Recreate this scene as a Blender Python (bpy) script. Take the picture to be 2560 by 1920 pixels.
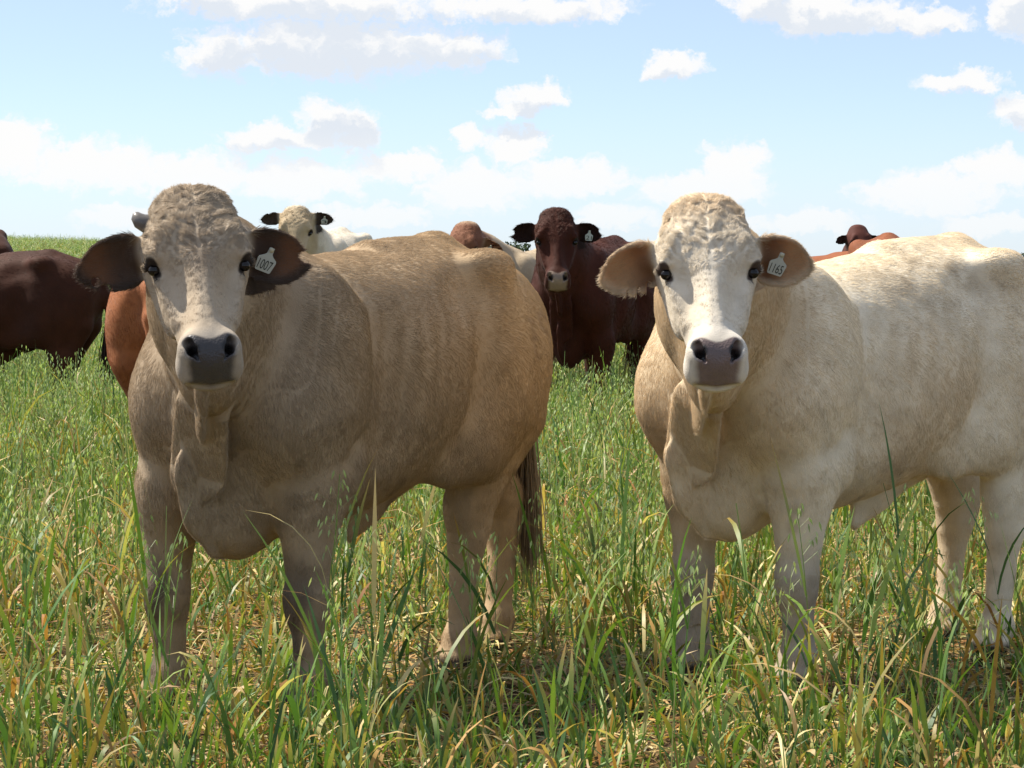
import bpy, math, random
import numpy as np
from mathutils import Vector, Matrix

R = math.radians
random.seed(7)
rng = np.random.default_rng(7)
scene = bpy.context.scene
for o in list(bpy.data.objects):
    bpy.data.objects.remove(o)
COL = scene.collection

# ------------------------------------------------------------------ camera
CAM_H = 1.30
F_PX, W_PX, H_PX = 7000.0, 2560.0, 1920.0      # focal length in photo pixels (a long zoom)
HORIZON = 625.0
cam_d = bpy.data.cameras.new('camera')
cam_d.sensor_width = 36.0
cam_d.lens = 36.0 * F_PX / W_PX
cam_d.clip_start = 0.1
cam_d.clip_end = 20000.0
cam = bpy.data.objects.new('camera', cam_d)
COL.objects.link(cam)
cam.location = (0, 0, CAM_H)
cam.rotation_euler = (R(90) - math.atan((H_PX / 2 - HORIZON) / F_PX), 0, 0)
scene.camera = cam

# ------------------------------------------------------------------ sun, sky, exposure
SUN_EL = R(55)
SUN_AZ = R(-67)            # measured from +Y (away from the camera) towards +X: behind and to the left
sun_dir = Vector((math.sin(SUN_AZ) * math.cos(SUN_EL), math.cos(SUN_AZ) * math.cos(SUN_EL), math.sin(SUN_EL)))
sd = bpy.data.lights.new('sun', 'SUN')
sd.energy = 4.2
sd.angle = R(0.53)
sd.color = (1.0, 0.94, 0.84)
sun = bpy.data.objects.new('sun', sd)
COL.objects.link(sun)
sun.rotation_euler = (-sun_dir).to_track_quat('-Z', 'Y').to_euler()
sun.location = (-20, 12, 30)

vs = scene.view_settings
scene.display_settings.display_device = 'sRGB'
vs.view_transform = 'Standard'
vs.look = 'None'
vs.exposure = 1.05
vs.gamma = 1.0
vs.use_curve_mapping = False

scene.render.engine = 'CYCLES'
cy = scene.cycles
cy.max_bounces = 7
cy.diffuse_bounces = 3
cy.glossy_bounces = 2
cy.transmission_bounces = 4
cy.transparent_max_bounces = 8
cy.caustics_reflective = False
cy.caustics_refractive = False
cy.use_denoising = True
try:
    cy.denoiser = 'OPENIMAGEDENOISE'
except Exception:
    pass
scene.cycles_curves.shape = 'RIBBONS'
try:
    scene.cycles_curves.subdivisions = 1
except Exception:
    pass


class NT:
    """small helper to write node trees as expressions"""
    def __init__(self, tree):
        self.t = tree
        self.n = tree.nodes
        self.l = tree.links
    def new(self, typ, **kw):
        nd = self.n.new(typ)
        for k, v in kw.items():
            setattr(nd, k, v)
        return nd
    def put(self, sock, v):
        if hasattr(v, 'is_linked') or isinstance(v, bpy.types.NodeSocket):
            self.l.new(v, sock)
        else:
            sock.default_value = v
    def m(self, op, a, b=None, c=None, clamp=False):
        nd = self.new('ShaderNodeMath', operation=op)
        nd.use_clamp = clamp
        self.put(nd.inputs[0], a)
        if b is not None: self.put(nd.inputs[1], b)
        if c is not None: self.put(nd.inputs[2], c)
        return nd.outputs[0]
    def vm(self, op, a, b=None, scale=None):
        nd = self.new('ShaderNodeVectorMath', operation=op)
        self.put(nd.inputs[0], a)
        if b is not None: self.put(nd.inputs[1], b)
        if scale is not None: self.put(nd.inputs['Scale'], scale)
        return nd.outputs[0]
    def xyz(self, x, y, z):
        nd = self.new('ShaderNodeCombineXYZ')
        for i, v in enumerate((x, y, z)): self.put(nd.inputs[i], v)
        return nd.outputs[0]
    def sep(self, v):
        nd = self.new('ShaderNodeSeparateXYZ')
        self.put(nd.inputs[0], v)
        return nd.outputs
    def noise(self, vec, scale, detail=4, rough=0.55, lac=2.0, dist=0.0, out=0, dim='3D'):
        nd = self.new('ShaderNodeTexNoise')
        nd.noise_dimensions = dim
        self.put(nd.inputs['Vector'], vec)
        nd.inputs['Scale'].default_value = scale
        nd.inputs['Detail'].default_value = detail
        nd.inputs['Roughness'].default_value = rough
        nd.inputs['Lacunarity'].default_value = lac
        nd.inputs['Distortion'].default_value = dist
        return nd.outputs[out]
    def ss(self, v, lo, hi, a=0.0, b=1.0):
        nd = self.new('ShaderNodeMapRange', interpolation_type='SMOOTHSTEP')
        self.put(nd.inputs[0], v)
        for i, q in enumerate((lo, hi, a, b)): self.put(nd.inputs[i + 1], q)
        return nd.outputs[0]
    def mix(self, f, a, b, blend='MIX'):
        nd = self.new('ShaderNodeMix', data_type='RGBA', blend_type=blend)
        self.put(nd.inputs[0], f)
        self.put(nd.inputs[6], a)
        self.put(nd.inputs[7], b)
        return nd.outputs[2]


def rgba(c):
    return (c[0], c[1], c[2], 1.0)


def s2l(c):
    """sRGB 0..255 to linear"""
    return tuple(((v / 255.0) / 12.92 if v / 255.0 <= 0.04045 else ((v / 255.0 + 0.055) / 1.055) ** 2.4) for v in c)


# world: clear-air sky with fair-weather cumulus
world = bpy.data.worlds.new('World')
scene.world = world
world.use_nodes = True
w = NT(world.node_tree)
w.n.clear()
tc = w.new('ShaderNodeTexCoord')
d = tc.outputs['Generated']
dx, dy, dz = w.sep(d)[:3]
# the photographed sky turns blue already a few degrees up: look the sky model up higher than the view direction
lift = w.vm('NORMALIZE', w.xyz(dx, dy, w.m('MULTIPLY_ADD', w.m('MAXIMUM', dz, 0.0), 2.3, 0.045)))
sky = w.new('ShaderNodeTexSky', sky_type='NISHITA')
sky.sun_disc = False
sky.sun_elevation = SUN_EL
sky.sun_rotation = SUN_AZ
sky.altitude = 200
sky.air_density = 1.0
sky.dust_density = 0.6
sky.ozone_density = 1.3
w.put(sky.inputs['Vector'], lift)
skycol = sky.outputs[0]
az = w.m('MULTIPLY', w.m('ARCTAN2', dx, dy), 180 / math.pi)
el = w.m('MULTIPLY', w.m('ARCSINE', dz), 180 / math.pi)
# cloud field: az / el in degrees, warped by noise
CLOUDS = []          # (az, el, half width, half height) in degrees
def cl(x, y, rx, ry):
    CLOUDS.append((math.degrees(math.atan((x - 1280) / F_PX)), math.degrees(math.atan((HORIZON - y) / F_PX)),
                   math.degrees(rx / F_PX), math.degrees(ry / F_PX)))
# big bank, upper middle
cl(860, 125, 440, 92); cl(560, 140, 120, 75); cl(1130, 130, 170, 62); cl(760, 15, 430, 55); cl(1290, 25, 340, 42); cl(520, 5, 160, 45)
# upper right
cl(2060, 42, 250, 58); cl(2280, 62, 180, 38); cl(1900, 15, 100, 60); cl(2540, 40, 75, 80)
# small ones
cl(1680, 165, 100, 42); cl(1640, 180, 60, 26); cl(2400, 215, 130, 34); cl(2560, 290, 95, 60)
cl(1340, 245, 95, 42); cl(1280, 275, 90, 26)
cl(840, 310, 125, 70); cl(690, 348, 170, 46); cl(900, 345, 60, 60)
cl(1180, 350, 60, 40); cl(1290, 360, 85, 60)
# bank low over the horizon
cl(30, 370, 130, 90); cl(230, 420, 240, 70); cl(480, 440, 220, 70); cl(750, 450, 230, 62); cl(1000, 420, 130, 45)
cl(1180, 470, 170, 80); cl(1420, 450, 200, 60); cl(1830, 420, 100, 80); cl(1760, 470, 200, 55); cl(2330, 480, 230, 70); cl(2480, 430, 110, 60)
cl(330, 545, 170, 40); cl(900, 540, 220, 34); cl(1540, 545, 130, 34); cl(2010, 560, 190, 36); cl(2450, 565, 150, 36)

p2 = w.xyz(az, w.m('MULTIPLY', el, 1.25), 0.0)
warp = w.vm('SUBTRACT', w.noise(p2, 1.1, 5, 0.62, out=1, dim='2D'), (0.5, 0.5, 0.5))
warp2 = w.vm('SUBTRACT', w.noise(p2, 4.5, 4, 0.6, out=1, dim='2D'), (0.5, 0.5, 0.5))
pw = w.vm('ADD', w.vm('ADD', p2, w.vm('SCALE', warp, scale=0.95)), w.vm('SCALE', warp2, scale=0.26))
wx, wy, _ = w.sep(pw)[:3]
wy = w.m('DIVIDE', wy, 1.25)
def blobs(vec, items):
    out = None
    for (ca, ce, rx, ry) in items:
        q = w.vm('MULTIPLY_ADD', vec, (1 / rx, 1 / ry, 0.0))
        q.node.inputs[2].default_value = (-ca / rx, -ce / ry, 0.0)
        nd = w.new('ShaderNodeVectorMath', operation='DOT_PRODUCT')
        w.l.new(q, nd.inputs[0]); w.l.new(q, nd.inputs[1])
        out = nd.outputs['Value'] if out is None else w.m('MINIMUM', out, nd.outputs['Value'])
    return w.m('SUBTRACT', 1.0, out)


flat = w.xyz(wx, wy, 0.0)
dens = blobs(flat, CLOUDS)
over = blobs(w.vm('ADD', flat, (-0.18, 0.36, 0.0)), CLOUDS[:19])       # cloud lying towards the light
dens = w.m('ADD', dens, w.m('MULTIPLY', w.m('SUBTRACT', w.noise(pw, 2.6, 4, 0.6, dim='2D'), 0.52), 1.3))
# fair-weather clouds over the rest of the sky, the same kind
g = w.noise(w.xyz(w.m('MULTIPLY', az, 0.16), w.m('MULTIPLY', el, 0.35), 3.0), 1.0, 5, 0.6, dim='2D')
rest = w.m('MULTIPLY', w.m('SUBTRACT', g, 0.56), 7.0)
outside = w.m('MAXIMUM', w.ss(w.m('ABSOLUTE', az), 11.5, 14.0), w.ss(el, 5.6, 7.5))
rest = w.m('SUBTRACT', rest, w.m('MULTIPLY', w.m('SUBTRACT', 1.0, outside), 9.0))
dens = w.m('MAXIMUM', dens, rest)
above = w.ss(el, -0.5, 0.0)
cov = w.m('MULTIPLY', w.ss(dens, -0.06, 0.70), above)
# thick middles and undersides are greyer
body = w.noise(w.vm('ADD', pw, (0.0, 0.25, 0.0)), 1.6, 4, 0.6, dim='2D')
thick = w.m('MULTIPLY', w.ss(w.m('ADD', over, w.m('MULTIPLY', w.m('SUBTRACT', body, 0.5), 1.6)), 0.05, 0.80), w.ss(el, 1.0, 2.6))
cloudcol = w.mix(thick, (4.80, 4.78, 4.75, 1), (3.75, 4.0, 4.35, 1))
low = w.ss(el, 0.0, 2.0, 0.60, 0.98)
veil = w.ss(el, -1.0, 3.4, 0.86, 0.36)
skycol = w.mix(veil, skycol, (3.50, 3.86, 4.36, 1))
col = w.mix(w.m('MULTIPLY', cov, low), skycol, cloudcol)
bg = w.new('ShaderNodeBackground')
w.l.new(col, bg.inputs[0])
bg.inputs[1].default_value = 0.10
wo = w.new('ShaderNodeOutputWorld')
w.l.new(bg.outputs[0], wo.inputs[0])
try:
    world.cycles.sampling_method = 'MANUAL'
    world.cycles.sample_map_resolution = 512
except Exception:
    pass
HAIR = 520000
# ------------------------------------------------------------------ numpy helpers: noise, distance fields, surface extraction
_tab = np.random.default_rng(11).random((32, 32, 32)).astype(np.float32)


def vnoise(p, scale=1.0, seed=0):
    """smooth value noise, -1..1"""
    q = np.asarray(p, np.float32) * scale + seed * 7.31
    i = np.floor(q).astype(np.int32)
    f = q - i
    f = f * f * (3 - 2 * f)
    i &= 31
    j = (i + 1) & 31
    x0, y0, z0 = i[..., 0], i[..., 1], i[..., 2]
    x1, y1, z1 = j[..., 0], j[..., 1], j[..., 2]
    fx, fy, fz = f[..., 0], f[..., 1], f[..., 2]
    c00 = _tab[x0, y0, z0] * (1 - fx) + _tab[x1, y0, z0] * fx
    c10 = _tab[x0, y1, z0] * (1 - fx) + _tab[x1, y1, z0] * fx
    c01 = _tab[x0, y0, z1] * (1 - fx) + _tab[x1, y0, z1] * fx
    c11 = _tab[x0, y1, z1] * (1 - fx) + _tab[x1, y1, z1] * fx
    return ((c00 * (1 - fy) + c10 * fy) * (1 - fz) + (c01 * (1 - fy) + c11 * fy) * fz) * 2 - 1


def fbm(p, scale=1.0, seed=0, octv=3):
    s, a, t = 0.0, 0.5, 0.0
    for k in range(octv):
        s = s + a * vnoise(p, scale * 2.03 ** k, seed + k)
        t += a
        a *= 0.5
    return s / t


def sstep(x, lo, hi):
    t = np.clip((x - lo) / (hi - lo), 0, 1)
    return t * t * (3 - 2 * t)


def cubic(xk, yk):
    """smooth interpolation through knots (finite-difference Hermite)"""
    xk = np.asarray(xk, float)
    yk = np.asarray(yk, float)
    m = np.gradient(yk, xk)
    def fn(x):
        x = np.clip(x, xk[0], xk[-1])
        i = np.clip(np.searchsorted(xk, x, side='right') - 1, 0, len(xk) - 2)
        h = xk[i + 1] - xk[i]
        t = (x - xk[i]) / h
        t2, t3 = t * t, t * t * t
        return ((2 * t3 - 3 * t2 + 1) * yk[i] + (t3 - 2 * t2 + t) * h * m[i] + (-2 * t3 + 3 * t2) * yk[i + 1] + (t3 - t2) * h * m[i + 1])
    return fn


def smin(a, b, k):
    h = np.maximum(k - np.abs(a - b), 0) / k
    return np.minimum(a, b) - h * h * k * 0.25


def smax(a, b, k):
    return -smin(-a, -b, k)


class Field:
    def __init__(self, xs, ys, zs):
        self.ax = [np.asarray(v, np.float32) for v in (xs, ys, zs)]
        self.F = np.full([len(v) for v in self.ax], 0.3, np.float32)

    def _sl(self, lo, hi):
        return tuple(slice(max(0, int(np.searchsorted(a, l)) - 1), int(np.searchsorted(a, h)) + 1) for a, l, h in zip(self.ax, lo, hi))

    def op(self, fn, lo, hi, k=0.03, mode='add', pad=0.035):
        lo = np.asarray(lo) - k - pad
        hi = np.asarray(hi) + k + pad
        s = self._sl(lo, hi)
        if any(q.stop - q.start < 2 for q in s):
            return
        X, Y, Z = np.meshgrid(*[a[q] for a, q in zip(self.ax, s)], indexing='ij', copy=False)
        D = fn(X, Y, Z).astype(np.float32)
        if mode == 'add':
            self.F[s] = smin(self.F[s], D, k)
        else:
            self.F[s] = smax(self.F[s], -D, k)

    def cap(self, a, b, ra, rb, k=0.03, squash=None, mode='add'):
        """tapered capsule; squash = (unit axis, factor < 1 flattens across that axis)"""
        a = np.asarray(a, float); b = np.asarray(b, float)
        r = max(ra, rb)
        ba = b - a
        L2 = float(ba @ ba) + 1e-9
        def fn(X, Y, Z):
            px, py, pz = X - a[0], Y - a[1], Z - a[2]
            t = np.clip((px * ba[0] + py * ba[1] + pz * ba[2]) / L2, 0, 1)
            vx, vy, vz = px - ba[0] * t, py - ba[1] * t, pz - ba[2] * t
            rr = ra + (rb - ra) * t
            if squash is None:
                return np.sqrt(vx * vx + vy * vy + vz * vz) - rr
            s, f = np.asarray(squash[0], float), squash[1]
            q = vx * s[0] + vy * s[1] + vz * s[2]
            g = q * (1 / f - 1)
            vx, vy, vz = vx + s[0] * g, vy + s[1] * g, vz + s[2] * g
            return (np.sqrt(vx * vx + vy * vy + vz * vz) - rr) * (f + 1) / 2
        self.op(fn, np.minimum(a, b) - r, np.maximum(a, b) + r, k, mode)

    def ell(self, c, rad, k=0.03, rot=None, mode='add'):
        """ellipsoid; rot = 3x3 whose rows are its axes"""
        c = np.asarray(c, float); rad = np.asarray(rad, float)
        Q = np.eye(3) if rot is None else np.asarray(rot, float)
        ext = np.sqrt(((Q * rad[:, None]) ** 2).sum(0))
        def fn(X, Y, Z):
            px, py, pz = X - c[0], Y - c[1], Z - c[2]
            k0 = 0; k1 = 0
            for i in range(3):
                q = px * Q[i, 0] + py * Q[i, 1] + pz * Q[i, 2]
                k0 = k0 + (q / rad[i]) ** 2
                k1 = k1 + (q / rad[i] ** 2) ** 2
            k0 = np.sqrt(k0); k1 = np.sqrt(k1) + 1e-6
            return k0 * (k0 - 1) / k1
        self.op(fn, c - ext, c + ext, k, mode)

    def mesh(self):
        """naive surface nets -> verts, quads"""
        F = self.F
        S = F < 0
        nx, ny, nz = F.shape
        cnt = np.zeros((nx - 1, ny - 1, nz - 1), np.uint8)
        for i in (0, 1):
            for j in (0, 1):
                for k in (0, 1):
                    cnt += S[i:nx - 1 + i, j:ny - 1 + j, k:nz - 1 + k]
        act = np.argwhere((cnt > 0) & (cnt < 8))
        idx = -np.ones(cnt.shape, np.int32)
        idx[tuple(act.T)] = np.arange(len(act))
        cor = [(i, j, k) for i in (0, 1) for j in (0, 1) for k in (0, 1)]
        val = {c: F[act[:, 0] + c[0], act[:, 1] + c[1], act[:, 2] + c[2]] for c in cor}
        acc = np.zeros((len(act), 3)); n = np.zeros(len(act))
        for c in cor:
            for axis in range(3):
                if c[axis] == 0:
                    e = list(c); e[axis] = 1; e = tuple(e)
                    v0, v1 = val[c], val[e]
                    m = (v0 < 0) != (v1 < 0)
                    t = np.where(m, v0 / np.where(m, v0 - v1, 1), 0)
                    pos = np.tile(np.array(c, float), (len(act), 1))
                    pos[:, axis] = t
                    acc += pos * m[:, None]; n += m
        loc = acc / np.maximum(n, 1)[:, None]
        V = np.empty((len(act), 3))
        for a in range(3):
            g = self.ax[a].astype(float)
            i0 = act[:, a]
            V[:, a] = g[i0] + (g[i0 + 1] - g[i0]) * loc[:, a]
        quads = []
        for axis in range(3):
            b, c = (axis + 1) % 3, (axis + 2) % 3
            s0 = [slice(None)] * 3; s1 = [slice(None)] * 3
            s0[axis] = slice(0, -1); s1[axis] = slice(1, None)
            e = np.argwhere(S[tuple(s0)] != S[tuple(s1)])
            e = e[(e[:, b] > 0) & (e[:, c] > 0) & (e[:, b] < F.shape[b] - 1) & (e[:, c] < F.shape[c] - 1)]
            flip = S[tuple(e.T)]
            q = []
            for ob, oc in ((-1, -1), (0, -1), (0, 0), (-1, 0)):
                w_ = e.copy(); w_[:, b] += ob; w_[:, c] += oc
                q.append(idx[tuple(w_.T)])
            q = np.stack(q, 1)
            q[~flip] = q[~flip][:, ::-1]
            quads.append(q)
        Q = np.concatenate(quads)
        return V, Q[(Q >= 0).all(1)]


def vnormals(V, Q):
    fn = np.cross(V[Q[:, 2]] - V[Q[:, 0]], V[Q[:, 3]] - V[Q[:, 1]])
    N = np.zeros_like(V)
    for i in range(4):
        np.add.at(N, Q[:, i], fn)
    return N / (np.linalg.norm(N, axis=1, keepdims=True) + 1e-12), fn


def relax(V, Q, it=1, lam=0.5):
    for _ in range(it):
        S = np.zeros_like(V); n = np.zeros(len(V))
        for i in range(4):
            for j in ((i + 1) % 4, (i + 3) % 4):
                np.add.at(S, Q[:, i], V[Q[:, j]]); np.add.at(n, Q[:, i], 1)
        V = V + lam * (S / np.maximum(n, 1)[:, None] - V)
    return V


def mesh_from(name, V, faces, mat=None, smooth=True, col=None, attrs=None):
    """faces: (n,3) or (n,4) int array"""
    V = np.asarray(V, np.float32); faces = np.asarray(faces, np.int32)
    me = bpy.data.meshes.new(name)
    n, k = faces.shape
    me.vertices.add(len(V)); me.vertices.foreach_set('co', V.ravel())
    me.loops.add(n * k); me.loops.foreach_set('vertex_index', faces.ravel())
    me.polygons.add(n)
    me.polygons.foreach_set('loop_start', np.arange(0, n * k, k, dtype=np.int32))
    me.update(calc_edges=True)
    if smooth:
        me.polygons.foreach_set('use_smooth', np.ones(n, bool))
    if col is not None:
        a = me.color_attributes.new('col', 'FLOAT_COLOR', 'POINT')
        c4 = np.ones((len(V), 4), np.float32); c4[:, :3] = col
        a.data.foreach_set('color', c4.ravel())
    for kname, arr in (attrs or {}).items():
        a = me.attributes.new(kname, 'FLOAT', 'POINT')
        a.data.foreach_set('value', np.asarray(arr, np.float32))
    if mat is not None:
        me.materials.append(mat)
    return me


def link(name, data, parent=None, label=None, cat=None, group=None, kind=None):
    o = bpy.data.objects.new(name, data)
    COL.objects.link(o)
    if parent is not None: o.parent = parent
    if label: o['label'] = label
    if cat: o['category'] = cat
    if group: o['group'] = group
    if kind: o['kind'] = kind
    return o
# ------------------------------------------------------------------ cattle
def mat_coat():
    m = bpy.data.materials.new('cattle_coat'); m.use_nodes = True
    t = NT(m.node_tree); t.n.clear()
    a = t.new('ShaderNodeAttribute', attribute_name='col')
    wet = t.new('ShaderNodeAttribute', attribute_name='wet').outputs['Fac']
    thin = t.new('ShaderNodeAttribute', attribute_name='thin').outputs['Fac']
    oc = t.new('ShaderNodeTexCoord').outputs['Object']
    fine = t.noise(oc, 260, 3, 0.65)
    big = t.noise(oc, 9, 4, 0.6)
    c = t.mix(1.0, a.outputs['Color'], t.mix(fine, (0.90, 0.89, 0.87, 1), (1.08, 1.08, 1.08, 1)), 'MULTIPLY')
    c = t.mix(1.0, c, t.mix(t.ss(big, 0.3, 0.7), (0.86, 0.84, 0.81, 1), (1.1, 1.1, 1.1, 1)), 'MULTIPLY')
    b = t.new('ShaderNodeBsdfPrincipled')
    t.l.new(c, b.inputs['Base Color'])
    t.put(b.inputs['Roughness'], t.m('MULTIPLY_ADD', wet, -0.42, 0.72))
    t.put(b.inputs['Specular IOR Level'], t.m('MULTIPLY_ADD', wet, 0.3, 0.15))
    b.inputs['Sheen Weight'].default_value = 0.03
    b.inputs['Sheen Roughness'].default_value = 0.5
    pore = t.new('ShaderNodeTexVoronoi'); pore.inputs['Scale'].default_value = 170
    t.l.new(oc, pore.inputs['Vector'])
    bump = t.new('ShaderNodeBump'); bump.inputs['Strength'].default_value = 0.3; bump.inputs['Distance'].default_value = 0.004
    h = t.m('ADD', t.m('MULTIPLY', fine, t.m('SUBTRACT', 1.0, wet)), t.m('MULTIPLY', t.m('MULTIPLY', pore.outputs['Distance'], wet), 1.2))
    t.put(bump.inputs['Height'], h)
    t.l.new(bump.outputs[0], b.inputs['Normal'])
    tr = t.new('ShaderNodeBsdfTranslucent')
    t.l.new(t.mix(1.0, c, (1.7, 1.05, 0.70, 1), 'MULTIPLY'), tr.inputs[0])
    mx = t.new('ShaderNodeMixShader')
    t.put(mx.inputs[0], t.m('MULTIPLY', thin, 0.28))
    t.l.new(b.outputs[0], mx.inputs[1]); t.l.new(tr.outputs[0], mx.inputs[2])
    o = t.new('ShaderNodeOutputMaterial'); t.l.new(mx.outputs[0], o.inputs[0])
    return m


def mat_hair():
    m = bpy.data.materials.new('cattle_hair'); m.use_nodes = True
    t = NT(m.node_tree); t.n.clear()
    a = t.new('ShaderNodeAttribute', attribute_name='col')
    d_ = t.new('ShaderNodeBsdfDiffuse'); t.l.new(a.outputs['Color'], d_.inputs[0])
    tr = t.new('ShaderNodeBsdfTranslucent'); t.l.new(a.outputs['Color'], tr.inputs[0])
    mx = t.new('ShaderNodeMixShader'); mx.inputs[0].default_value = 0.3
    t.l.new(d_.outputs[0], mx.inputs[1]); t.l.new(tr.outputs[0], mx.inputs[2])
    gl = t.new('ShaderNodeBsdfGlossy'); gl.inputs['Roughness'].default_value = 0.42
    t.put(gl.inputs[0], (0.9, 0.86, 0.8, 1))
    m2 = t.new('ShaderNodeMixShader'); m2.inputs[0].default_value = 0.03
    t.l.new(mx.outputs[0], m2.inputs[1]); t.l.new(gl.outputs[0], m2.inputs[2])
    o = t.new('ShaderNodeOutputMaterial'); t.l.new(m2.outputs[0], o.inputs[0])
    return m


def simple(name, col, rough=0.5, spec=0.5, noise=0.0, nscale=40.0, trans=0.0, coat=0.0, bump=0.0):
    m = bpy.data.materials.new(name); m.use_nodes = True
    t = NT(m.node_tree); t.n.clear()
    b = t.new('ShaderNodeBsdfPrincipled')
    c = rgba(col)
    oc = t.new('ShaderNodeTexCoord').outputs['Object']
    nz = t.noise(oc, nscale, 4, 0.6)
    if noise > 0:
        lo = tuple(v * (1 - noise) for v in col); hi = tuple(v * (1 + noise) for v in col)
        t.put(b.inputs['Base Color'], t.mix(nz, rgba(lo), rgba(hi)))
    else:
        b.inputs['Base Color'].default_value = c
    b.inputs['Roughness'].default_value = rough
    b.inputs['Specular IOR Level'].default_value = spec
    b.inputs['Coat Weight'].default_value = coat
    if bump > 0:
        bp = t.new('ShaderNodeBump'); bp.inputs['Strength'].default_value = bump; bp.inputs['Distance'].default_value = 0.003
        t.put(bp.inputs['Height'], nz); t.l.new(bp.outputs[0], b.inputs['Normal'])
    o = t.new('ShaderNodeOutputMaterial'); t.l.new(b.outputs[0], o.inputs[0])
    return m


M_COAT, M_HAIR = mat_coat(), mat_hair()
M_EYE = simple('eye_wet_black', (0.008, 0.006, 0.005), 0.13, 0.35)
M_TAG = simple('ear_tag_plastic', (0.42, 0.44, 0.40), 0.45, 0.4, 0.12, 60)
M_INK = simple('tag_ink', (0.03, 0.035, 0.03), 0.6, 0.2)
M_HORN = simple('horn_keratin', (0.13, 0.115, 0.10), 0.38, 0.5, 0.55, 45, bump=0.3)
M_STUD = simple('tag_stud', (0.45, 0.42, 0.30), 0.5, 0.4)

# torso sections, nose to tail along x: x, top, bottom, half width, height of widest point (0 bottom .. 1 top)
TORSO = np.array([
    (-0.88, 1.04, 0.93, 0.05, .50),
    (-0.83, 1.135, 0.84, 0.12, .50),
    (-0.74, 1.222, 0.74, 0.18, .50),
    (-0.60, 1.290, 0.70, 0.23, .52),
    (-0.42, 1.326, 0.680, 0.268, .58),
    (-0.22, 1.318, 0.605, 0.285, .48),
    (0.00, 1.300, 0.548, 0.302, .44),
    (0.20, 1.285, 0.512, 0.296, .44),
    (0.38, 1.285, 0.490, 0.272, .46),
    (0.52, 1.275, 0.485, 0.275, .46),
    (0.60, 1.210, 0.495, 0.250, .45),
    (0.66, 1.100, 0.560, 0.210, .42),
    (0.72, 0.960, 0.680, 0.110, .40)])

# head sections down the face: a, half width at the cheeks, width share at the front, front, back
HEAD = np.array([
    (-0.050, 0.030, .95, -0.030, -0.050),
    (-0.028, 0.066, .95, 0.006, -0.075),
    (0.010, 0.100, .92, 0.036, -0.105),
    (0.060, 0.123, .90, 0.054, -0.130),
    (0.115, 0.134, .88, 0.060, -0.150),
    (0.165, 0.134, .78, 0.057, -0.165),
    (0.215, 0.113, .60, 0.052, -0.170),
    (0.275, 0.090, .52, 0.049, -0.160),
    (0.335, 0.080, .54, 0.047, -0.140),
    (0.395, 0.075, .64, 0.046, -0.115),
    (0.440, 0.071, .82, 0.044, -0.100),
    (0.480, 0.073, .94, 0.034, -0.092),
    (0.515, 0.069, .95, 0.012, -0.085),
    (0.545, 0.046, .95, -0.025, -0.072)])
T_top, T_bot, T_w, T_m = [cubic(TORSO[:, 0], TORSO[:, i]) for i in (1, 2, 3, 4)]
H_w, H_f, H_bf, H_bb = [cubic(HEAD[:, 0], HEAD[:, i]) for i in (1, 2, 3, 4)]


def head_frame(psi, theta, roll):
    f = np.array([math.cos(psi), math.sin(psi), 0.0]); z = np.array([0, 0, 1.0]); c = np.cross(z, f)
    z2 = z * math.cos(roll) + c * math.sin(roll); c2 = c * math.cos(roll) - z * math.sin(roll)
    A = math.cos(theta) * f - math.sin(theta) * z2
    B = math.sin(theta) * f + math.cos(theta) * z2
    return A, B, c2, f, z2


WA0 = np.array((-0.30, 0.0, 0.18, 0.55, 0.80)); WA1 = np.array((-0.30, 0.0, 0.203, 0.532, 0.78))


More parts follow.
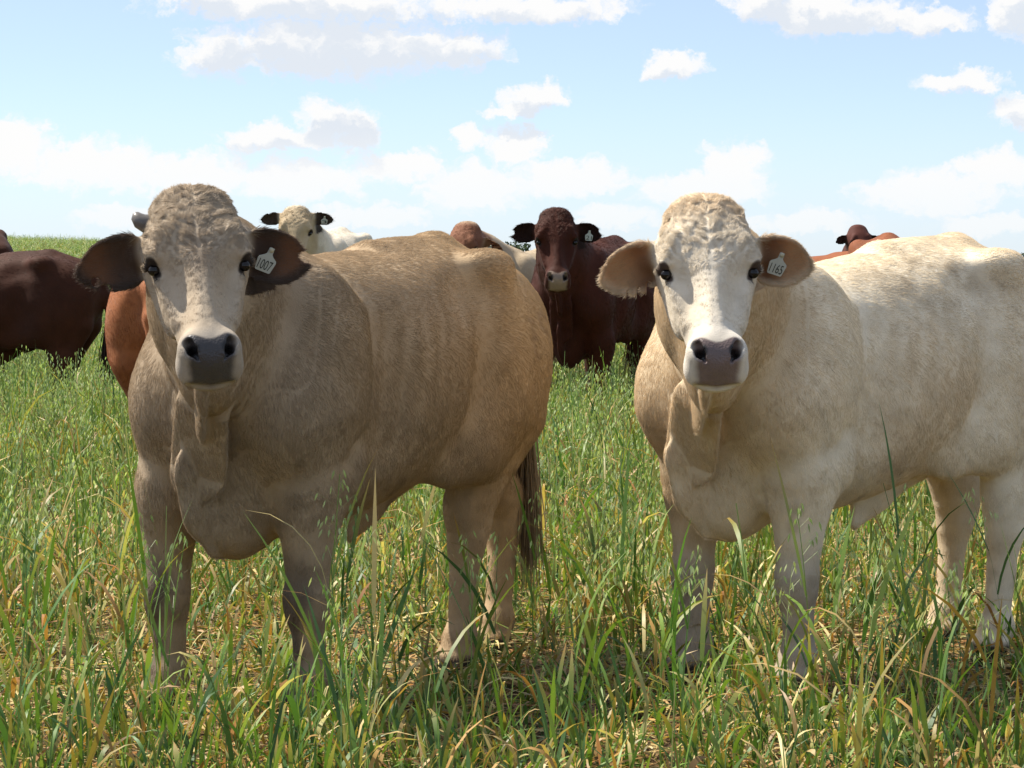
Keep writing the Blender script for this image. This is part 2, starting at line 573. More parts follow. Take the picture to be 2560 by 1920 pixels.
def make_cow(name, label, group=None, mid=(0, 0), yaw=0.0, scale=1.0, head_o=(0.95, 0, 1.42), psi=0.0, theta=R(62), roll=0.0,
             res=0.008, hres=0.0042, style=None, legs=None, ears=None, tag=None, horn=False, hair=0, hair_len=1.0, extras=None,
             category='steer', wide=1.0, tail=None, tail_hair=True, hump=0.0, has_head=True, head_scale=1.0, seed=1, folds=0.0, neck_w=1.0, withers=0.0, tuft=0.0):
    O = np.asarray(head_o, float)
    A, B, C, f, zr = head_frame(psi, theta, roll)
    hs = head_scale
    def hp(a, b, c):
        return O + (A * np.interp(a, WA0, WA1) + B * b + C * c) * hs
    # grid: fine over the head, coarser over the rest
    def axis(lo, hi, hlo, hhi):
        pts = [lo]
        while pts[-1] < hi:
            x = pts[-1]
            s = hres if hlo <= x <= hhi else res
            pts.append(x + s)
        return np.array(pts)
    hc = hp(0.22, -0.04, 0)
    span = np.abs(C) * 0.36 + np.abs(A) * 0.36 + 0.06
    xs = axis(-1.0, max(0.98, hc[0] + span[0] + 0.02), hc[0] - span[0], hc[0] + span[0])
    ymax = max(0.47, abs(hc[1]) + span[1] + 0.02)
    ys = axis(min(-0.47, hc[1] - span[1] - 0.02), max(0.47, hc[1] + span[1] + 0.02), hc[1] - span[1], hc[1] + span[1])
    zs = axis(-0.02, max(1.42, O[2] + 0.10), hc[2] - 0.31, hc[2] + 0.36)
    FD = Field(xs, ys, zs)
    # --- trunk
    def torso(X, Y, Z):
        x = X[:, 0, 0].astype(float)
        e = np.clip(x, TORSO[0, 0], TORSO[-1, 0])
        top, bot, hw, mm = [fn(e)[:, None, None] for fn in (T_top, T_bot, T_w, T_m)]
        hw = hw * wide
        top = top - withers * sstep(x, -0.25, 0.45)[:, None, None]
        zc = bot + (top - bot) * mm
        up = (Z - zc) / (top - zc); dn = (zc - Z) / (zc - bot)
        v = np.maximum(up, dn)
        f1 = sstep(x, 0.22, 0.45)[:, None, None]; f2 = sstep(-x, 0.26, 0.45)[:, None, None]
        u = np.abs(Y) / (hw * (1 - 0.48 * f1 * sstep(0.86 - Z, 0.0, 0.30) - 0.50 * f2 * sstep(0.98 - Z, 0.0, 0.32)))
        n = 2.15
        r = (u ** n + np.maximum(v, 0) ** n) ** (1 / n)
        d = (r - 1) * np.minimum(hw, (top - bot) / 2) * 0.8
        over = np.abs(x - e)[:, None, None]
        return np.where(over > 0, np.sqrt(np.maximum(d, 0) ** 2 + over ** 2) + np.minimum(d, 0), d)
    FD.op(torso, (-0.88, -0.34 * wide, 0.46), (0.72, 0.34 * wide, 1.36), 0.02)
    if hump:
        FD.ell((0.42, 0, 1.27), (0.2, 0.10, hump), 0.08)
    # spine and hip bones
    FD.cap((-0.1, 0, 1.262), (-0.45, 0, 1.284), 0.05, 0.05, 0.06)
    FD.cap((-0.45, 0, 1.284), (-0.72, 0, 1.200), 0.05, 0.045, 0.06)
    for s in (1, -1):
        FD.ell((-0.44, s * 0.215 * wide, 1.246), (0.085, 0.055, 0.052), 0.08)
        FD.ell((-0.79, s * 0.11, 1.10), (0.07, 0.06, 0.08), 0.07)
        # hollow before the hip
        FD.ell((-0.265, s * 0.318 * wide, 1.195), (0.10, 0.080, 0.060), 0.10, mode='sub')
    L = dict(fl=(0.50, 0.205), fr=(0.54, -0.205), hl=(-0.58, 0.18), hr=(-0.52, -0.18))
    if legs: L.update(legs)
    yy = np.array([0, 1.0, 0])
    xx = np.array([1.0, 0, 0])
    for key, s in (('fl', 1), ('fr', -1)):
        px, py = L[key]
        FD.ell((0.48, s * 0.200 * wide, 0.98), (0.180, 0.105, 0.27), 0.10)                       # shoulder blade
        FD.ell((0.63, s * 0.190 * wide, 0.87), (0.115, 0.105, 0.16), 0.10)
        # furrow behind the shoulder
        FD.cap((0.225, s * 0.366 * wide, 1.05), (0.245, s * 0.370 * wide, 0.76), 0.066, 0.066, 0.12, mode='sub')                      # point of the shoulder
        FD.cap((0.54, s * 0.20 * wide, 0.84), (px - 0.005, py, 0.60), 0.152, 0.102, 0.05, (yy, 0.74))
        FD.ell((0.375, s * 0.235 * wide, 0.665), (0.06, 0.042, 0.075), 0.06)                    # elbow
        FD.cap((px - 0.005, py, 0.62), (px + 0.005, py, 0.37), 0.103, 0.062, 0.05, (yy, 0.88))
        FD.ell((px + 0.014, py, 0.325), (0.066, 0.061, 0.080), 0.035)                            # knee
        FD.cap((px + 0.008, py, 0.29), (px, py, 0.13), 0.049, 0.043, 0.03)
        FD.ell((px + 0.004, py, 0.105), (0.056, 0.053, 0.052), 0.035)                           # fetlock
        FD.cap((px + 0.012, py, 0.095), (px + 0.045, py, 0.045), 0.046, 0.050, 0.03)
        for q in (1, -1):
            FD.cap((px + 0.04, py + q * 0.029, 0.058), (px + 0.07, py + q * 0.029, 0.024), 0.036, 0.026, 0.010)
    for key, s in (('hl', 1), ('hr', -1)):
        px, py = L[key]
        FD.ell((-0.58, s * 0.145 * wide, 0.99), (0.235, 0.125, 0.25), 0.09)                      # rump and thigh
        sh = (px + 0.56)
        FD.ell((-0.67 + 0.22 * sh, s * 0.150 * wide, 0.88), (0.130, 0.105, 0.20), 0.09)
        FD.cap((-0.305, s * 0.345 * wide, 1.08), (-0.275, s * 0.335 * wide, 0.82), 0.062, 0.05, 0.07, mode='sub')
        FD.cap((-0.47 + 0.2 * sh, s * 0.19 * wide, 0.88), (-0.40 + 0.5 * sh, s * 0.215 * wide, 0.72), 0.15, 0.10, 0.08, (yy, 0.7))     # stifle
        FD.cap((-0.53 + 0.4 * sh, s * 0.180 * wide, 0.80), (px + 0.005, py, 0.50), 0.145, 0.070, 0.08, (yy, 0.70))            # gaskin
        FD.cap((-0.75 + 0.3 * sh, s * 0.15, 0.76), (px - 0.055, py, 0.455), 0.06, 0.026, 0.08)                                # hamstring to hock
        FD.cap((px + 0.005, py, 0.52), (px + 0.0, py, 0.40), 0.072, 0.060, 0.05, (yy, 0.8))                        # hock
        FD.ell((px - 0.052, py, 0.45), (0.032, 0.03, 0.04), 0.04)
        FD.cap((px + 0.005, py, 0.40), (px + 0.035, py, 0.13), 0.050, 0.040, 0.035)
        FD.ell((px + 0.038, py, 0.110), (0.054, 0.05, 0.05), 0.035)
        FD.cap((px + 0.045, py, 0.095), (px + 0.075, py, 0.045), 0.045, 0.050, 0.03)
        for q in (1, -1):
            FD.cap((px + 0.07, py + q * 0.029, 0.058), (px + 0.10, py + q * 0.029, 0.024), 0.036, 0.026, 0.010)
    # belly line: flank folds, navel and sheath
    FD.cap((-0.07, 0, 0.555), (0.015, 0, 0.462), 0.075, 0.024, 0.05, (yy, 0.42))
    FD.cap((-0.30, 0, 0.63), (-0.06, 0, 0.56), 0.05, 0.05, 0.06, (yy, 0.5))
    FD.ell((-0.52, 0, 0.66), (0.07, 0.07, 0.08), 0.06)
    for s in (1, -1):
        FD.cap((-0.20, s * 0.20 * wide, 0.66), (-0.36, s * 0.215 * wide, 0.72), 0.05, 0.06, 0.10, (yy, 0.5))
    # brisket and dewlap
    FD.ell((0.57, 0, 0.63), (0.15, 0.115, 0.155), 0.06)
    FD.ell((0.60, 0, 0.525), (0.110, 0.062, 0.075), 0.05)
    if has_head:
        nk0 = hp(0.09, -0.115, 0); nk1 = np.array([0.60, 0, 1.02]); mid_n = nk0 * 0.5 + nk1 * 0.5
        axis_n = nk1 - nk0; axis_n /= np.linalg.norm(axis_n)
        side = np.cross(np.array([0, 0, 1.0]), axis_n); side /= np.linalg.norm(side)
        nw = neck_w
        FD.cap(nk0, mid_n + np.array([0, 0, 0.02]), 0.140, 0.195, 0.08, (side, 0.74 * nw))
        FD.cap(mid_n + np.array([0, 0, 0.01]), nk1 + np.array([-0.05, 0, 0.01]), 0.195, 0.238, 0.12, (side, 0.78 * nw))
        FD.cap(nk0 + np.array([0, 0, 0.02]), np.array([0.42, 0, 1.17 - withers]), 0.10, 0.11, 0.10)                     # crest
        thr = hp(0.235, -0.16, 0)
        FD.cap(thr, nk1 * 0.35 + thr * 0.65 + np.array([0, 0, -0.12]), 0.085, 0.11, 0.08, (side, 0.7))
        fw_ = np.array([f[0], f[1], 0.0])
        dl = [thr + fw_ * 0.015 - np.array([0, 0, 0.03]), thr * 0.62 + np.array([0.73, 0, 0.80]) * 0.38 + fw_ * 0.060 - np.array([0, 0, 0.05]),
              thr * 0.24 + np.array([0.745, 0, 0.79]) * 0.76 + fw_ * 0.060, np.array([0.755, 0.0, 0.70]) + fw_ * 0.020, np.array([0.735, 0, 0.60]) + fw_ * 0.010, np.array([0.675, 0, 0.512])]
        dr = [0.056, 0.072, 0.082, 0.086, 0.080, 0.058]
        for q in range(5):
            tq = q / 4.0
            sq = side * (1 - tq) + yy * tq; sq /= np.linalg.norm(sq)
            FD.cap(dl[q], dl[q + 1], dr[q], dr[q + 1], 0.020, (sq, 0.22))
        # --- head
        def head(X, Y, Z):
            px, py, pz = (X - O[0]) / hs, (Y - O[1]) / hs, (Z - O[2]) / hs
            a = np.interp(px * A[0] + py * A[1] + pz * A[2], WA1, WA0)
            b = px * B[0] + py * B[1] + pz * B[2]
            c = px * C[0] + py * C[1] + pz * C[2]
            e = np.clip(a, HEAD[0, 0], HEAD[-1, 0])
            hw, fr, bf, bb = H_w(e), H_f(e), H_bf(e), H_bb(e)
            bc = bb + (bf - bb) * 0.52; hb = (bf - bb) / 2
            u = (b - bc) / hb
            wd = hw * (1 + (fr - 1) * sstep(u, -0.35, 1.0)) * (1 - 0.28 * sstep(-u, 0.2, 1.1))
            n = 2.5
            r = (np.abs(c / wd) ** n + np.abs(u) ** n) ** (1 / n)
            d = (r - 1) * np.minimum(hw, hb) * 0.85
            over = np.abs(a - e)
            return np.where(over > 0, np.sqrt(np.maximum(d, 0) ** 2 + over ** 2) + np.minimum(d, 0), d) * hs
        pts = np.array([hp(a_, b_, c_) for a_ in (-0.05, 0.55) for b_ in (-0.18, 0.07) for c_ in (-0.14, 0.14)])
        FD.op(head, pts.min(0), pts.max(0), 0.045)
        rotH = np.stack([A, B, C])
        FD.ell(hp(0.0, -0.03, 0), np.array((0.058, 0.070, 0.092)) * hs, 0.04, rotH)             # poll
        for s in (1, -1):
            FD.cap(hp(0.115, 0.035, s * 0.082), hp(0.158, 0.020, s * 0.118), 0.022 * hs, 0.020 * hs, 0.03)    # brow
            FD.cap(hp(0.215, -0.016, s * 0.100), hp(0.345, -0.03, s * 0.070), 0.016 * hs, 0.012 * hs, 0.035)  # cheek ridge
            FD.ell(hp(0.235, -0.095, s * 0.070), np.array((0.09, 0.065, 0.035)) * hs, 0.04, rotH)             # jaw muscle
            # hollow between bridge and cheek
            FD.ell(hp(0.295, 0.058, s * 0.082), np.array((0.090, 0.040, 0.034)) * hs, 0.04, rotH, mode='sub')
            # eye pit and lids
            FD.ell(hp(0.181, 0.006, s * 0.136), np.array((0.019, 0.021, 0.016)) * hs, 0.012, rotH, mode='sub')
            FD.cap(hp(0.162, 0.026, s * 0.114), hp(0.167, -0.014, s * 0.133), 0.0115 * hs, 0.010 * hs, 0.010)
        # muzzle
        FD.ell(hp(0.470, -0.012, 0), np.array((0.062, 0.055, 0.072)) * hs, 0.03, rotH)
        for s in (1, -1):
            FD.ell(hp(0.470, 0.018, s * 0.046), np.array((0.040, 0.028, 0.031)) * hs, 0.025, rotH)            # nostril wing
            FD.ell(hp(0.495, -0.040, s * 0.044), np.array((0.042, 0.042, 0.036)) * hs, 0.025, rotH)           # upper lip
        FD.ell(hp(0.508, -0.072, 0), np.array((0.034, 0.030, 0.052)) * hs, 0.018, rotH)                        # chin
        FD.cap(hp(0.552, -0.050, -0.05), hp(0.552, -0.050, 0.05), 0.010 * hs, 0.010 * hs, 0.012, mode='sub')   # mouth
        for s in (1, -1):
            n0, n1, n2 = hp(0.470, 0.037, s * 0.053), hp(0.491, 0.034, s * 0.046), hp(0.510, 0.024, s * 0.034)
            FD.cap(n0, n1, 0.0145 * hs, 0.0125 * hs, 0.008, mode='sub')
            FD.cap(n1, n2, 0.0125 * hs, 0.0060 * hs, 0.008, mode='sub')
            FD.cap(hp(0.480, 0.020, s * 0.048), hp(0.475, -0.01, s * 0.042), 0.011 * hs, 0.009 * hs, 0.010, mode='sub')
        # --- ears
        E = dict(L=0.200, H=0.066, t=0.0062, cup=0.030, drop=0.10, back=0.20, face=-0.30, a0=0.085, twist=0.0)
        ear_fr = {}
        for s in (1, -1):
            e = dict(E)
            if ears: e.update(ears.get('both', {})); e.update(ears.get('l' if s > 0 else 'r', {}))
            lo = s * C * math.cos(e['drop']) - zr * math.sin(e['drop']) - f * e['back']
            lo /= np.linalg.norm(lo)
            nn = f + zr * e['face']; nn -= lo * (nn @ lo); nn /= np.linalg.norm(nn)
            hh = np.cross(nn, lo); hh *= np.sign(hh @ zr)
            if e['twist']:
                ct, st = math.cos(e['twist']), math.sin(e['twist'])
                hh, nn = hh * ct + nn * st, nn * ct - hh * st
            base = hp(e['a0'], -0.055, s * 0.098)
            ear_fr[s] = (base, lo, hh, nn, e)
            Ln, Hn, tn, cup = e['L'] * hs, e['H'] * hs, e['t'], e['cup'] * hs
            nts = e.get('notch', [])
            def ear(X, Y, Z, base=base, lo=lo, hh=hh, nn=nn, Ln=Ln, Hn=Hn, tn=tn, cup=cup, nts=nts, e=e):
                px, py, pz = X - base[0], Y - base[1], Z - base[2]
                l = px * lo[0] + py * lo[1] + pz * lo[2]
                h = px * hh[0] + py * hh[1] + pz * hh[2]
                n = px * nn[0] + py * nn[1] + pz * nn[2]
                q = np.clip(l / Ln, 0, 1)
                sag = -0.018 * q * q
                Hl = Hn * (0.55 + 0.45 * sstep(q, 0.0, 0.35)) * (1 - 0.18 * sstep(q, 0.7, 1.0))
                e2 = np.sqrt(np.maximum(((l - Ln * 0.46) / (Ln * 0.54)), -1.4) ** 2 * np.where(l < Ln * 0.46, 0.55, 1.0) + ((h - sag) / Hl) ** 2)
                d_o = (e2 - 1) * Hn * 0.75
                nm = cup * ((h - sag) / Hn) ** 2 * (1.0 - 0.35 * q) + cup * 0.5 * q * q - 0.02 * (1 - q)
                d_s = (np.abs(n - nm) - tn * (1.15 - 0.3 * q)) * 0.8
                dd = smax(d_o, d_s, 0.006)
                for (nl, nh, nr, el) in nts:
                    dn = np.sqrt(((l - nl * Ln) / el) ** 2 + (h - nh * Hn) ** 2) - nr
                    dd = smax(dd, -dn, 0.004)
                return dd
            pts = np.array([base + lo * l_ + hh * h_ + nn * n_ for l_ in (0, Ln * 1.02) for h_ in (-Hn * 1.1, Hn * 1.1) for n_ in (-0.035, 0.055)])
            FD.op(ear, pts.min(0), pts.max(0), 0.012, pad=0.012)
            FD.cap(hp(e['a0'], -0.05, s * 0.09), base + lo * 0.045 * hs - nn * 0.016, 0.036 * hs, 0.026 * hs, 0.03)
    # tail
    TL = tail or [(-0.84, 0, 1.135), (-0.905, 0, 1.0), (-0.90, 0, 0.80), (-0.885, 0, 0.62)]
    rads = np.linspace(0.034, 0.015, len(TL))
    for i in range(len(TL) - 1):
        FD.cap(TL[i], TL[i + 1], rads[i], rads[i + 1], 0.03)
    FD.cap((-0.68, 0, 1.205), TL[0], 0.045, 0.036, 0.06)
    if extras: extras(FD, hp)
    V, Q = FD.mesh()
    V = relax(V, Q, 1, 0.4)
    N, _ = vnormals(V, Q)
    P0 = V.copy()
    rel = (V - O) / hs
    ha, hb_, hc_ = np.interp(rel @ A, WA1, WA0), rel @ B, rel @ C
    inhead = sstep(ha, -0.08, 0.02) * sstep(-np.abs(hc_), -0.19, -0.155) * sstep(hb_, -0.22, -0.14) * (ha < 0.6) if has_head else np.zeros(len(V))
    earm = np.zeros(len(V)); earin = np.zeros(len(V)); earl = np.zeros(len(V)); eart = np.zeros((len(V), 3)); earedge = np.zeros(len(V))
    if has_head:
        for s in (1, -1):
            base, lo, hh, nn, e = ear_fr[s]
            r_ = V - base
            l, h, n_ = r_ @ lo, r_ @ hh, r_ @ nn
            m = sstep(l, 0.030, 0.065) * (np.abs(h) < 0.12) * (np.abs(n_) < 0.11) * (l < 0.3 * hs)
            earm = np.maximum(earm, m)
            earin = np.where(m > 0, sstep(N @ nn, -0.1, 0.35), earin)
            earl = np.where(m > 0, l / (e['L'] * hs), earl)
            eart = np.where((m > 0)[:, None], lo, eart)
            q = np.clip(l / (e['L'] * hs), 0, 1)
            er = np.sqrt(((l - e['L'] * hs * 0.46) / (e['L'] * hs * 0.54)) ** 2 + (h / (e['H'] * hs)) ** 2)
            earedge = np.where(m > 0, sstep(er, 0.72, 0.95), earedge)
    inhead = inhead * (1 - earm)
    # --- relief: folds of skin, muscle tone, ribs, curls
    muz = sstep(ha, 0.40, 0.46) * inhead
    disp = np.zeros(len(V))
    if hair or folds:
        disp += 0.0035 * fbm(V, 9, seed, 3) * (1 - inhead)
        bodym = (1 - inhead) * (1 - earm)
        ribs = sstep(V[:, 0], -0.25, -0.05) * sstep(-V[:, 0], -0.42, -0.28) * sstep(V[:, 2], 0.62, 0.75) * sstep(-V[:, 2], -1.2, -1.05)
        disp += (0.0007 if folds else 0.0) * np.sin((V[:, 0] + 0.25 * V[:, 2]) * 78 + 1.5 * vnoise(V, 4, 5)) * ribs
        if has_head:
            # creases across the neck, running from the crest down
            t_n = np.clip(((V - nk0) @ axis_n) / np.linalg.norm(nk1 - nk0), -0.2, 1.2)
            neckm = sstep(t_n, 0.0, 0.12) * sstep(-t_n, -1.05, -0.7) * bodym * sstep(V[:, 2], 0.55, 0.75) * (V[:, 0] > 0.35)
            ph = t_n * 25 + 3.2 * vnoise(V, 3.0, 2) + 1.9 * vnoise(V, 8.0, 3)
            sharp = np.abs(np.sin(ph)) ** 0.55
            disp += folds * 0.012 * (sharp - 0.75) * neckm * sstep(vnoise(V, 4.5, 9), -0.25, 0.55)
            # wrinkled forehead
            fore = inhead * sstep(-ha, -0.20, -0.13) * sstep(hb_, -0.03, 0.02)
            wv = V + 0.018 * np.stack([vnoise(V, 26, 21), vnoise(V, 26, 22), vnoise(V, 26, 23)], 1)
            disp += fore * (0.0046 * fbm(wv, 40, 31, 2) + 0.0010 * np.sin(np.abs(hc_) * 170 + ha * 190 + 5 * vnoise(V, 22, 8)))
            face = inhead * (1 - muz) * (1 - fore)
            disp += face * 0.0010 * fbm(V, 60, 4, 2)
    V = V + N * disp[:, None]
    N, FN = vnormals(V, Q)
    if style is None: style = lambda **k: np.tile((0.3, 0.2, 0.12), (len(k['V']), 1))
    # --- colour of hide and hair
    env = dict(V=V, N=N, ha=ha, hb=hb_, hc=hc_, inhead=inhead, earm=earm, earin=earin, earl=earl, earedge=earedge, muz=muz, L=L, seed=seed)
    colr = style(**env)
    hoof = sstep(-V[:, 2], -0.075, -0.055)
    colr = colr * (1 - hoof[:, None]) + np.array((0.045, 0.035, 0.028)) * hoof[:, None]
    # wet nose pad: from the nostrils down over the lip
    pad = nose_pad(ha, hb_, hc_, inhead)
    me = mesh_from(name, V, Q, M_COAT, True, np.clip(colr, 0, 1), dict(wet=pad * 0.9, thin=earm * sstep(earl, 0.1, 0.3)))
    ob = link(name, me, None, label, category, group)
    ob.location = (mid[0], mid[1], 0)
    ob.rotation_euler = (0, 0, yaw)
    ob.scale = (scale,) * 3
    # --- eyes
    if has_head:
        for s in (1, -1):
            c0 = hp(0.183, 0.000, s * 0.1165)
            n = 14
            th = np.linspace(0, math.pi, n); ph = np.linspace(0, 2 * math.pi, 2 * n, endpoint=False)
            T, Pp = np.meshgrid(th, ph, indexing='ij')
            sv = np.stack([np.sin(T) * np.cos(Pp), np.sin(T) * np.sin(Pp), np.cos(T)], -1).reshape(-1, 3) * 0.0150 * hs + c0
            m_ = 2 * n
            qf = [(i * m_ + j, i * m_ + (j + 1) % m_, (i + 1) * m_ + (j + 1) % m_, (i + 1) * m_ + j) for i in range(n - 1) for j in range(m_)]
            link('eye', mesh_from('eye', sv, np.array(qf)[:, ::-1], M_EYE), ob)
        if tag:
            make_tag(ob, ear_fr, tag, hs)
        if horn:
            hb0 = hp(0.040, -0.025, -0.100)
            pts = [hb0, hb0 - C * 0.022 + zr * 0.004, hb0 - C * 0.036 + zr * 0.012, hb0 - C * 0.044 + zr * 0.024, hb0 - C * 0.046 + zr * 0.034]
            link('horn', tube_mesh('horn', pts, [0.024, 0.025, 0.022, 0.016, 0.007], M_HORN, 14), ob)
    if hair:
        env.update(dict(ob=ob, Q=Q, FN=FN, colr=colr, A=A, B=B, C=C, O=O, hs=hs, eart=eart, pad=pad, has_head=has_head, zr=zr, f=f, tuft=tuft))
        grow_hair(env, hair, hair_len)
    if tail_hair:
        tail_tuft(ob, TL, colr, style, env, 260 if hair else 90)
    ob['_n'] = 0
    del ob['_n']
    return ob, env


def nose_pad(ha, hb, hc, inhead):
    c = np.abs(hc)
    padw = 0.062 - 0.10 * np.clip(ha - 0.500, 0, 1) - 0.10 * np.clip(0.475 - ha, 0, 1) + 0.005 * vnoise(np.stack([ha, hb, hc], 1), 55, 3)
    top = 0.449 + 0.010 * np.cos(c * 60) + 0.35 * np.clip(c - 0.055, 0, 1)
    return inhead * sstep(ha - top, 0.0, 0.012) * sstep(-c, -padw - 0.008, -padw + 0.014) * sstep(hb - 0.25 * c, -0.066, -0.048)


def tube_mesh(name, pts, rads, mat, n=10):
    pts = [np.asarray(p, float) for p in pts]
    V = []; Fq = []
    for i, p in enumerate(pts):
        d_ = pts[min(i + 1, len(pts) - 1)] - pts[max(i - 1, 0)]
        d_ /= np.linalg.norm(d_) + 1e-9
        u = np.cross(d_, (0.3, 0.2, 0.93)); u /= np.linalg.norm(u); v = np.cross(d_, u)
        for j in range(n):
            t = 2 * math.pi * j / n
            V.append(p + (u * math.cos(t) + v * math.sin(t)) * rads[i])
    for i in range(len(pts) - 1):
        for j in range(n):
            Fq.append((i * n + j, i * n + (j + 1) % n, (i + 1) * n + (j + 1) % n, (i + 1) * n + j))
    k = (len(pts) - 1) * n
    V.append(pts[-1] + (pts[-1] - pts[-2]) * 0.15)
    for j in range(n):
        Fq.append((k + j, k + (j + 1) % n, len(V) - 1, len(V) - 1))
    me = bpy.data.meshes.new(name)
    me.from_pydata([tuple(v) for v in V], [], [tuple(dict.fromkeys(q)) for q in Fq])
    me.polygons.foreach_set('use_smooth', np.ones(len(me.polygons), bool))
    me.materials.append(mat)
    return me


def make_tag(ob, ear_fr, tag, hs):
    """bottle-shaped plastic tag hanging in the ear"""
    text, s, ql, qh, tilt, size = tag
    base, lo, hh, nn, e = ear_fr[s]
    p = base + lo * e['L'] * hs * ql + hh * e['H'] * hs * qh + nn * (0.030 if e['cup'] > 0 else 0.012)
    up = hh * math.cos(tilt) + lo * math.sin(tilt)
    rt = np.cross(up, nn)
    if (rt @ lo) * s < 0: pass
    fr = nn
    out = [(-.16, .50), (.16, .50), (.19, .10), (.30, -.02), (.58, -.20), (.62, -.34), (.52, -1.0), (.44, -1.06), (-.44, -1.06), (-.52, -1.0), (-.62, -.34), (-.58, -.20), (-.30, -.02), (-.19, .10)]
    n = len(out)
    V = [p + rt * x * size + up * y * size + fr * z for z in (0.0009, -0.0009) for x, y in out]
    me = bpy.data.meshes.new('ear_tag')
    me.from_pydata([tuple(v) for v in V], [], [tuple(range(n))[::-1] if False else tuple(range(n)), tuple(range(2 * n - 1, n - 1, -1))] + [(i, n + i, n + (i + 1) % n, (i + 1) % n) for i in range(n)])
    me.materials.append(M_TAG)
    to = link('ear_tag', me, ob)
    # stud
    link('stud', tube_mesh('stud', [p + up * .36 * size - fr * .004, p + up * .36 * size + fr * .003, p + up * .36 * size + fr * .0045], [.0065, .0065, .003], M_STUD, 12), to)
    cu = bpy.data.curves.new('tag_number', 'FONT')
    cu.body = text; cu.align_x = 'CENTER'; cu.align_y = 'CENTER'; cu.size = 1.0
    tmp = bpy.data.objects.new('tag_number', cu)
    COL.objects.link(tmp)
    bpy.context.view_layer.update()
    tm = bpy.data.meshes.new_from_object(tmp.evaluated_get(bpy.context.evaluated_depsgraph_get()))
    bpy.data.objects.remove(tmp); bpy.data.curves.remove(cu)
    co = np.empty(len(tm.vertices) * 3, np.float32); tm.vertices.foreach_get('co', co); co = co.reshape(-1, 3)
    co -= (co.max(0) + co.min(0)) / 2
    ext = co.max(0) - co.min(0)
    x = co[:, 0] / ext[0] * 0.92 * size; y = co[:, 1] / ext[1] * 0.62 * size - 0.62 * size
    W = p + x[:, None] * rt + y[:, None] * up + fr * 0.0016
    tm.vertices.foreach_set('co', W.astype(np.float32).ravel())
    tm.name = 'tag_number'
    tm.materials.clear(); tm.materials.append(M_INK)
    link('tag_number', tm, to)


def curves_obj(name, pts, rad, col, parent, mat):
    """pts (n,k,3)"""
    n, k, _ = pts.shape
    hc = bpy.data.hair_curves.new(name)
    hc.add_curves([k] * n)
    hc.attributes['position'].data.foreach_set('vector', pts.astype(np.float32).ravel())
    ra = hc.attributes.get('radius') or hc.attributes.new('radius', 'FLOAT', 'POINT')
    ra.data.foreach_set('value', np.asarray(rad, np.float32).ravel())
    ca = hc.attributes.new('col', 'FLOAT_COLOR', 'CURVE')
    c4 = np.ones((n, 4), np.float32); c4[:, :3] = col
    ca.data.foreach_set('color', c4.ravel())
    hc.materials.append(mat)
    return link(name, hc, parent)


